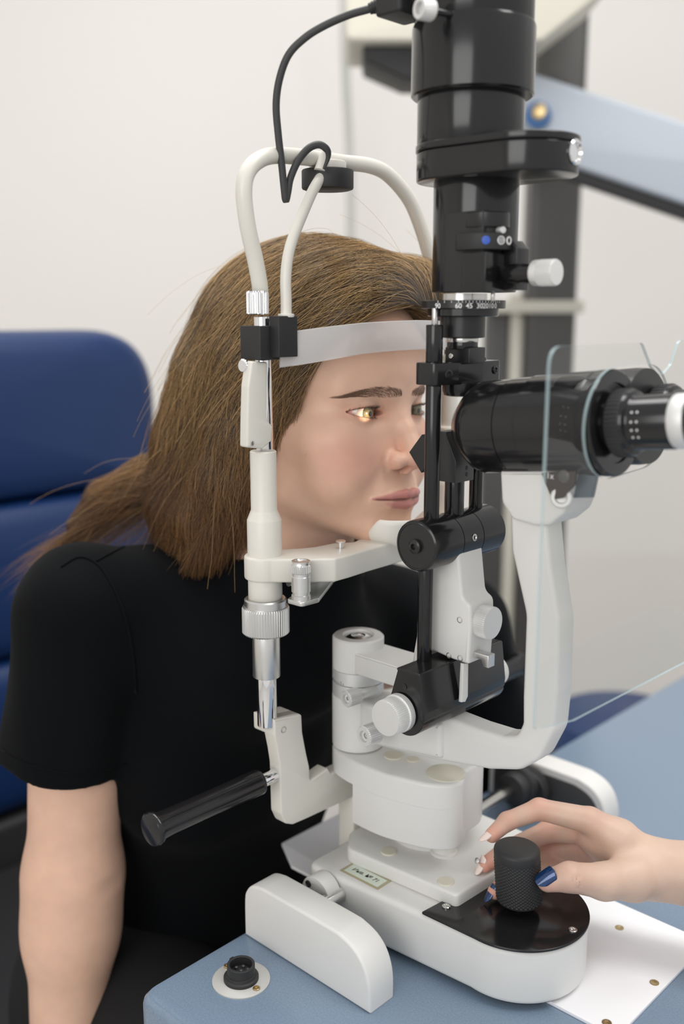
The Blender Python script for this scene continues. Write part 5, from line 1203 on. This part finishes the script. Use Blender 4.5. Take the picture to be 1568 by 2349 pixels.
def nail(c, d, n, L, Wd, m, name='nail'):
    # long curved nail: flattened superellipse, domed across, tip tapered
    d = d/np.linalg.norm(d); n = n - d*(n @ d); n /= np.linalg.norm(n); s = np.cross(d, n); NU, NV = 22, 14; top, bot = [], []
    for i in range(NU+1):
        u_ = i/NU; hw = Wd/2*min(1, (u_/.12)**.5 if u_ < .12 else 1)*(1 if u_ < .55 else math.sqrt(max(0.02, 1-((u_-.55)/.47)**2)))
        for j in range(NV+1):
            v_ = -1 + 2*j/NV; x = hw*v_; hgt = -(x/(Wd/2))**2*Wd*.24 - .10*(u_-.3)**2*L
            q = c + d*(L*(u_-.45)) + s*x + n*hgt; top.append(q + n*.035); bot.append(q - n*.03)
    mb = MB(); k = NV+1; N_ = len(top); fs = []
    for i in range(NU):
        for j in range(NV): a = i*k+j; fs.append((a, a+1, a+k+1, a+k)); fs.append((N_+a, N_+a+k, N_+a+k+1, N_+a+1))
    for i in range(NU):
        for j, r in ((0, 1), (NV, 0)):
            a = i*k+j; f = (a, a+k, N_+a+k, N_+a); fs.append(f if r else f[::-1])
    for j in range(NV):
        for i, r in ((0, 0), (NU, 1)): a = i*k+j; f = (a, a+1, N_+a+1, N_+a); fs.append(f if r == 0 else f[::-1])
    mb.add([tuple(p*.01) for p in top+bot], fs); o = mb.build(name, m, hand, 50); return o
NB_ = mat('blue_nail_polish', srgb(18, 56, 104), .12, .35, coat=.8, var=(1500, .45)); NW = mat('pale_nail_polish', srgb(238, 218, 210), .12, coat=.8); NG = mat('silver_glitter', (.7, .7, .7), .2, 1)
camd = lambda c: -(c - np.array([0, 0, CAM_Z*100]))/np.linalg.norm(c)
up = np.array([0, 0, 1.0]); lf = np.array([-1.0, 0, 0])
dT = wc(1229, 2036, .6475) - wc(1277, 2004, .6475); nT = camd(tT)*.9 + up*.35 + lf*.1
tag(nail(tT + nT/np.linalg.norm(nT)*.90 + np.array([-.05, 0, .02]), dT, nT, 1.62, 1.10, NB_), 'dark blue polished nail')
dI = wc(1106, 1926, .685) - wc(1142, 1892, .693); tag(nail(iT + camd(iT)*.28 + lf*.38 + up*.22, dI, camd(iT)*.45 + lf*.8 + up*.75, 1.55, .78, NW), 'long pale nail')
dM = wc(1086, 2012, .690) - wc(1106, 1966, .694); nm = nail(mT + camd(mT)*.25 + lf*.45 + up*.10, dM, camd(mT)*.5 + lf*.9 + up*.35, 1.55, .80, NW); tag(nm, 'long pale nail with a silver ornament')
q = (mT + camd(mT)*.42 + lf*.62 + up*.35)*.01; MB().lathe([(.0021, -.0006), (.0024, .0004), (.0016, .0010), (0, .0012)], q, camd(mT)*.6 + lf*.8 + up*.3, 14).build('nail_ornament', NG, nm)
dR = wc(1110, 2068, .668) - wc(1132, 2026, .672); tag(nail(rT + camd(rT)*.25 + lf*.42 + up*.05, dR, camd(rT)*.5 + lf*.9 + up*.25, 1.45, .78, NB_), 'dark blue polished nail')
dL = lT - lD; nail(lT + camd(lT)*.30 + lf*.15 - up*.1, dL, camd(lT)*.8 + lf*.4 - up*.2, 1.0, .62, NW)
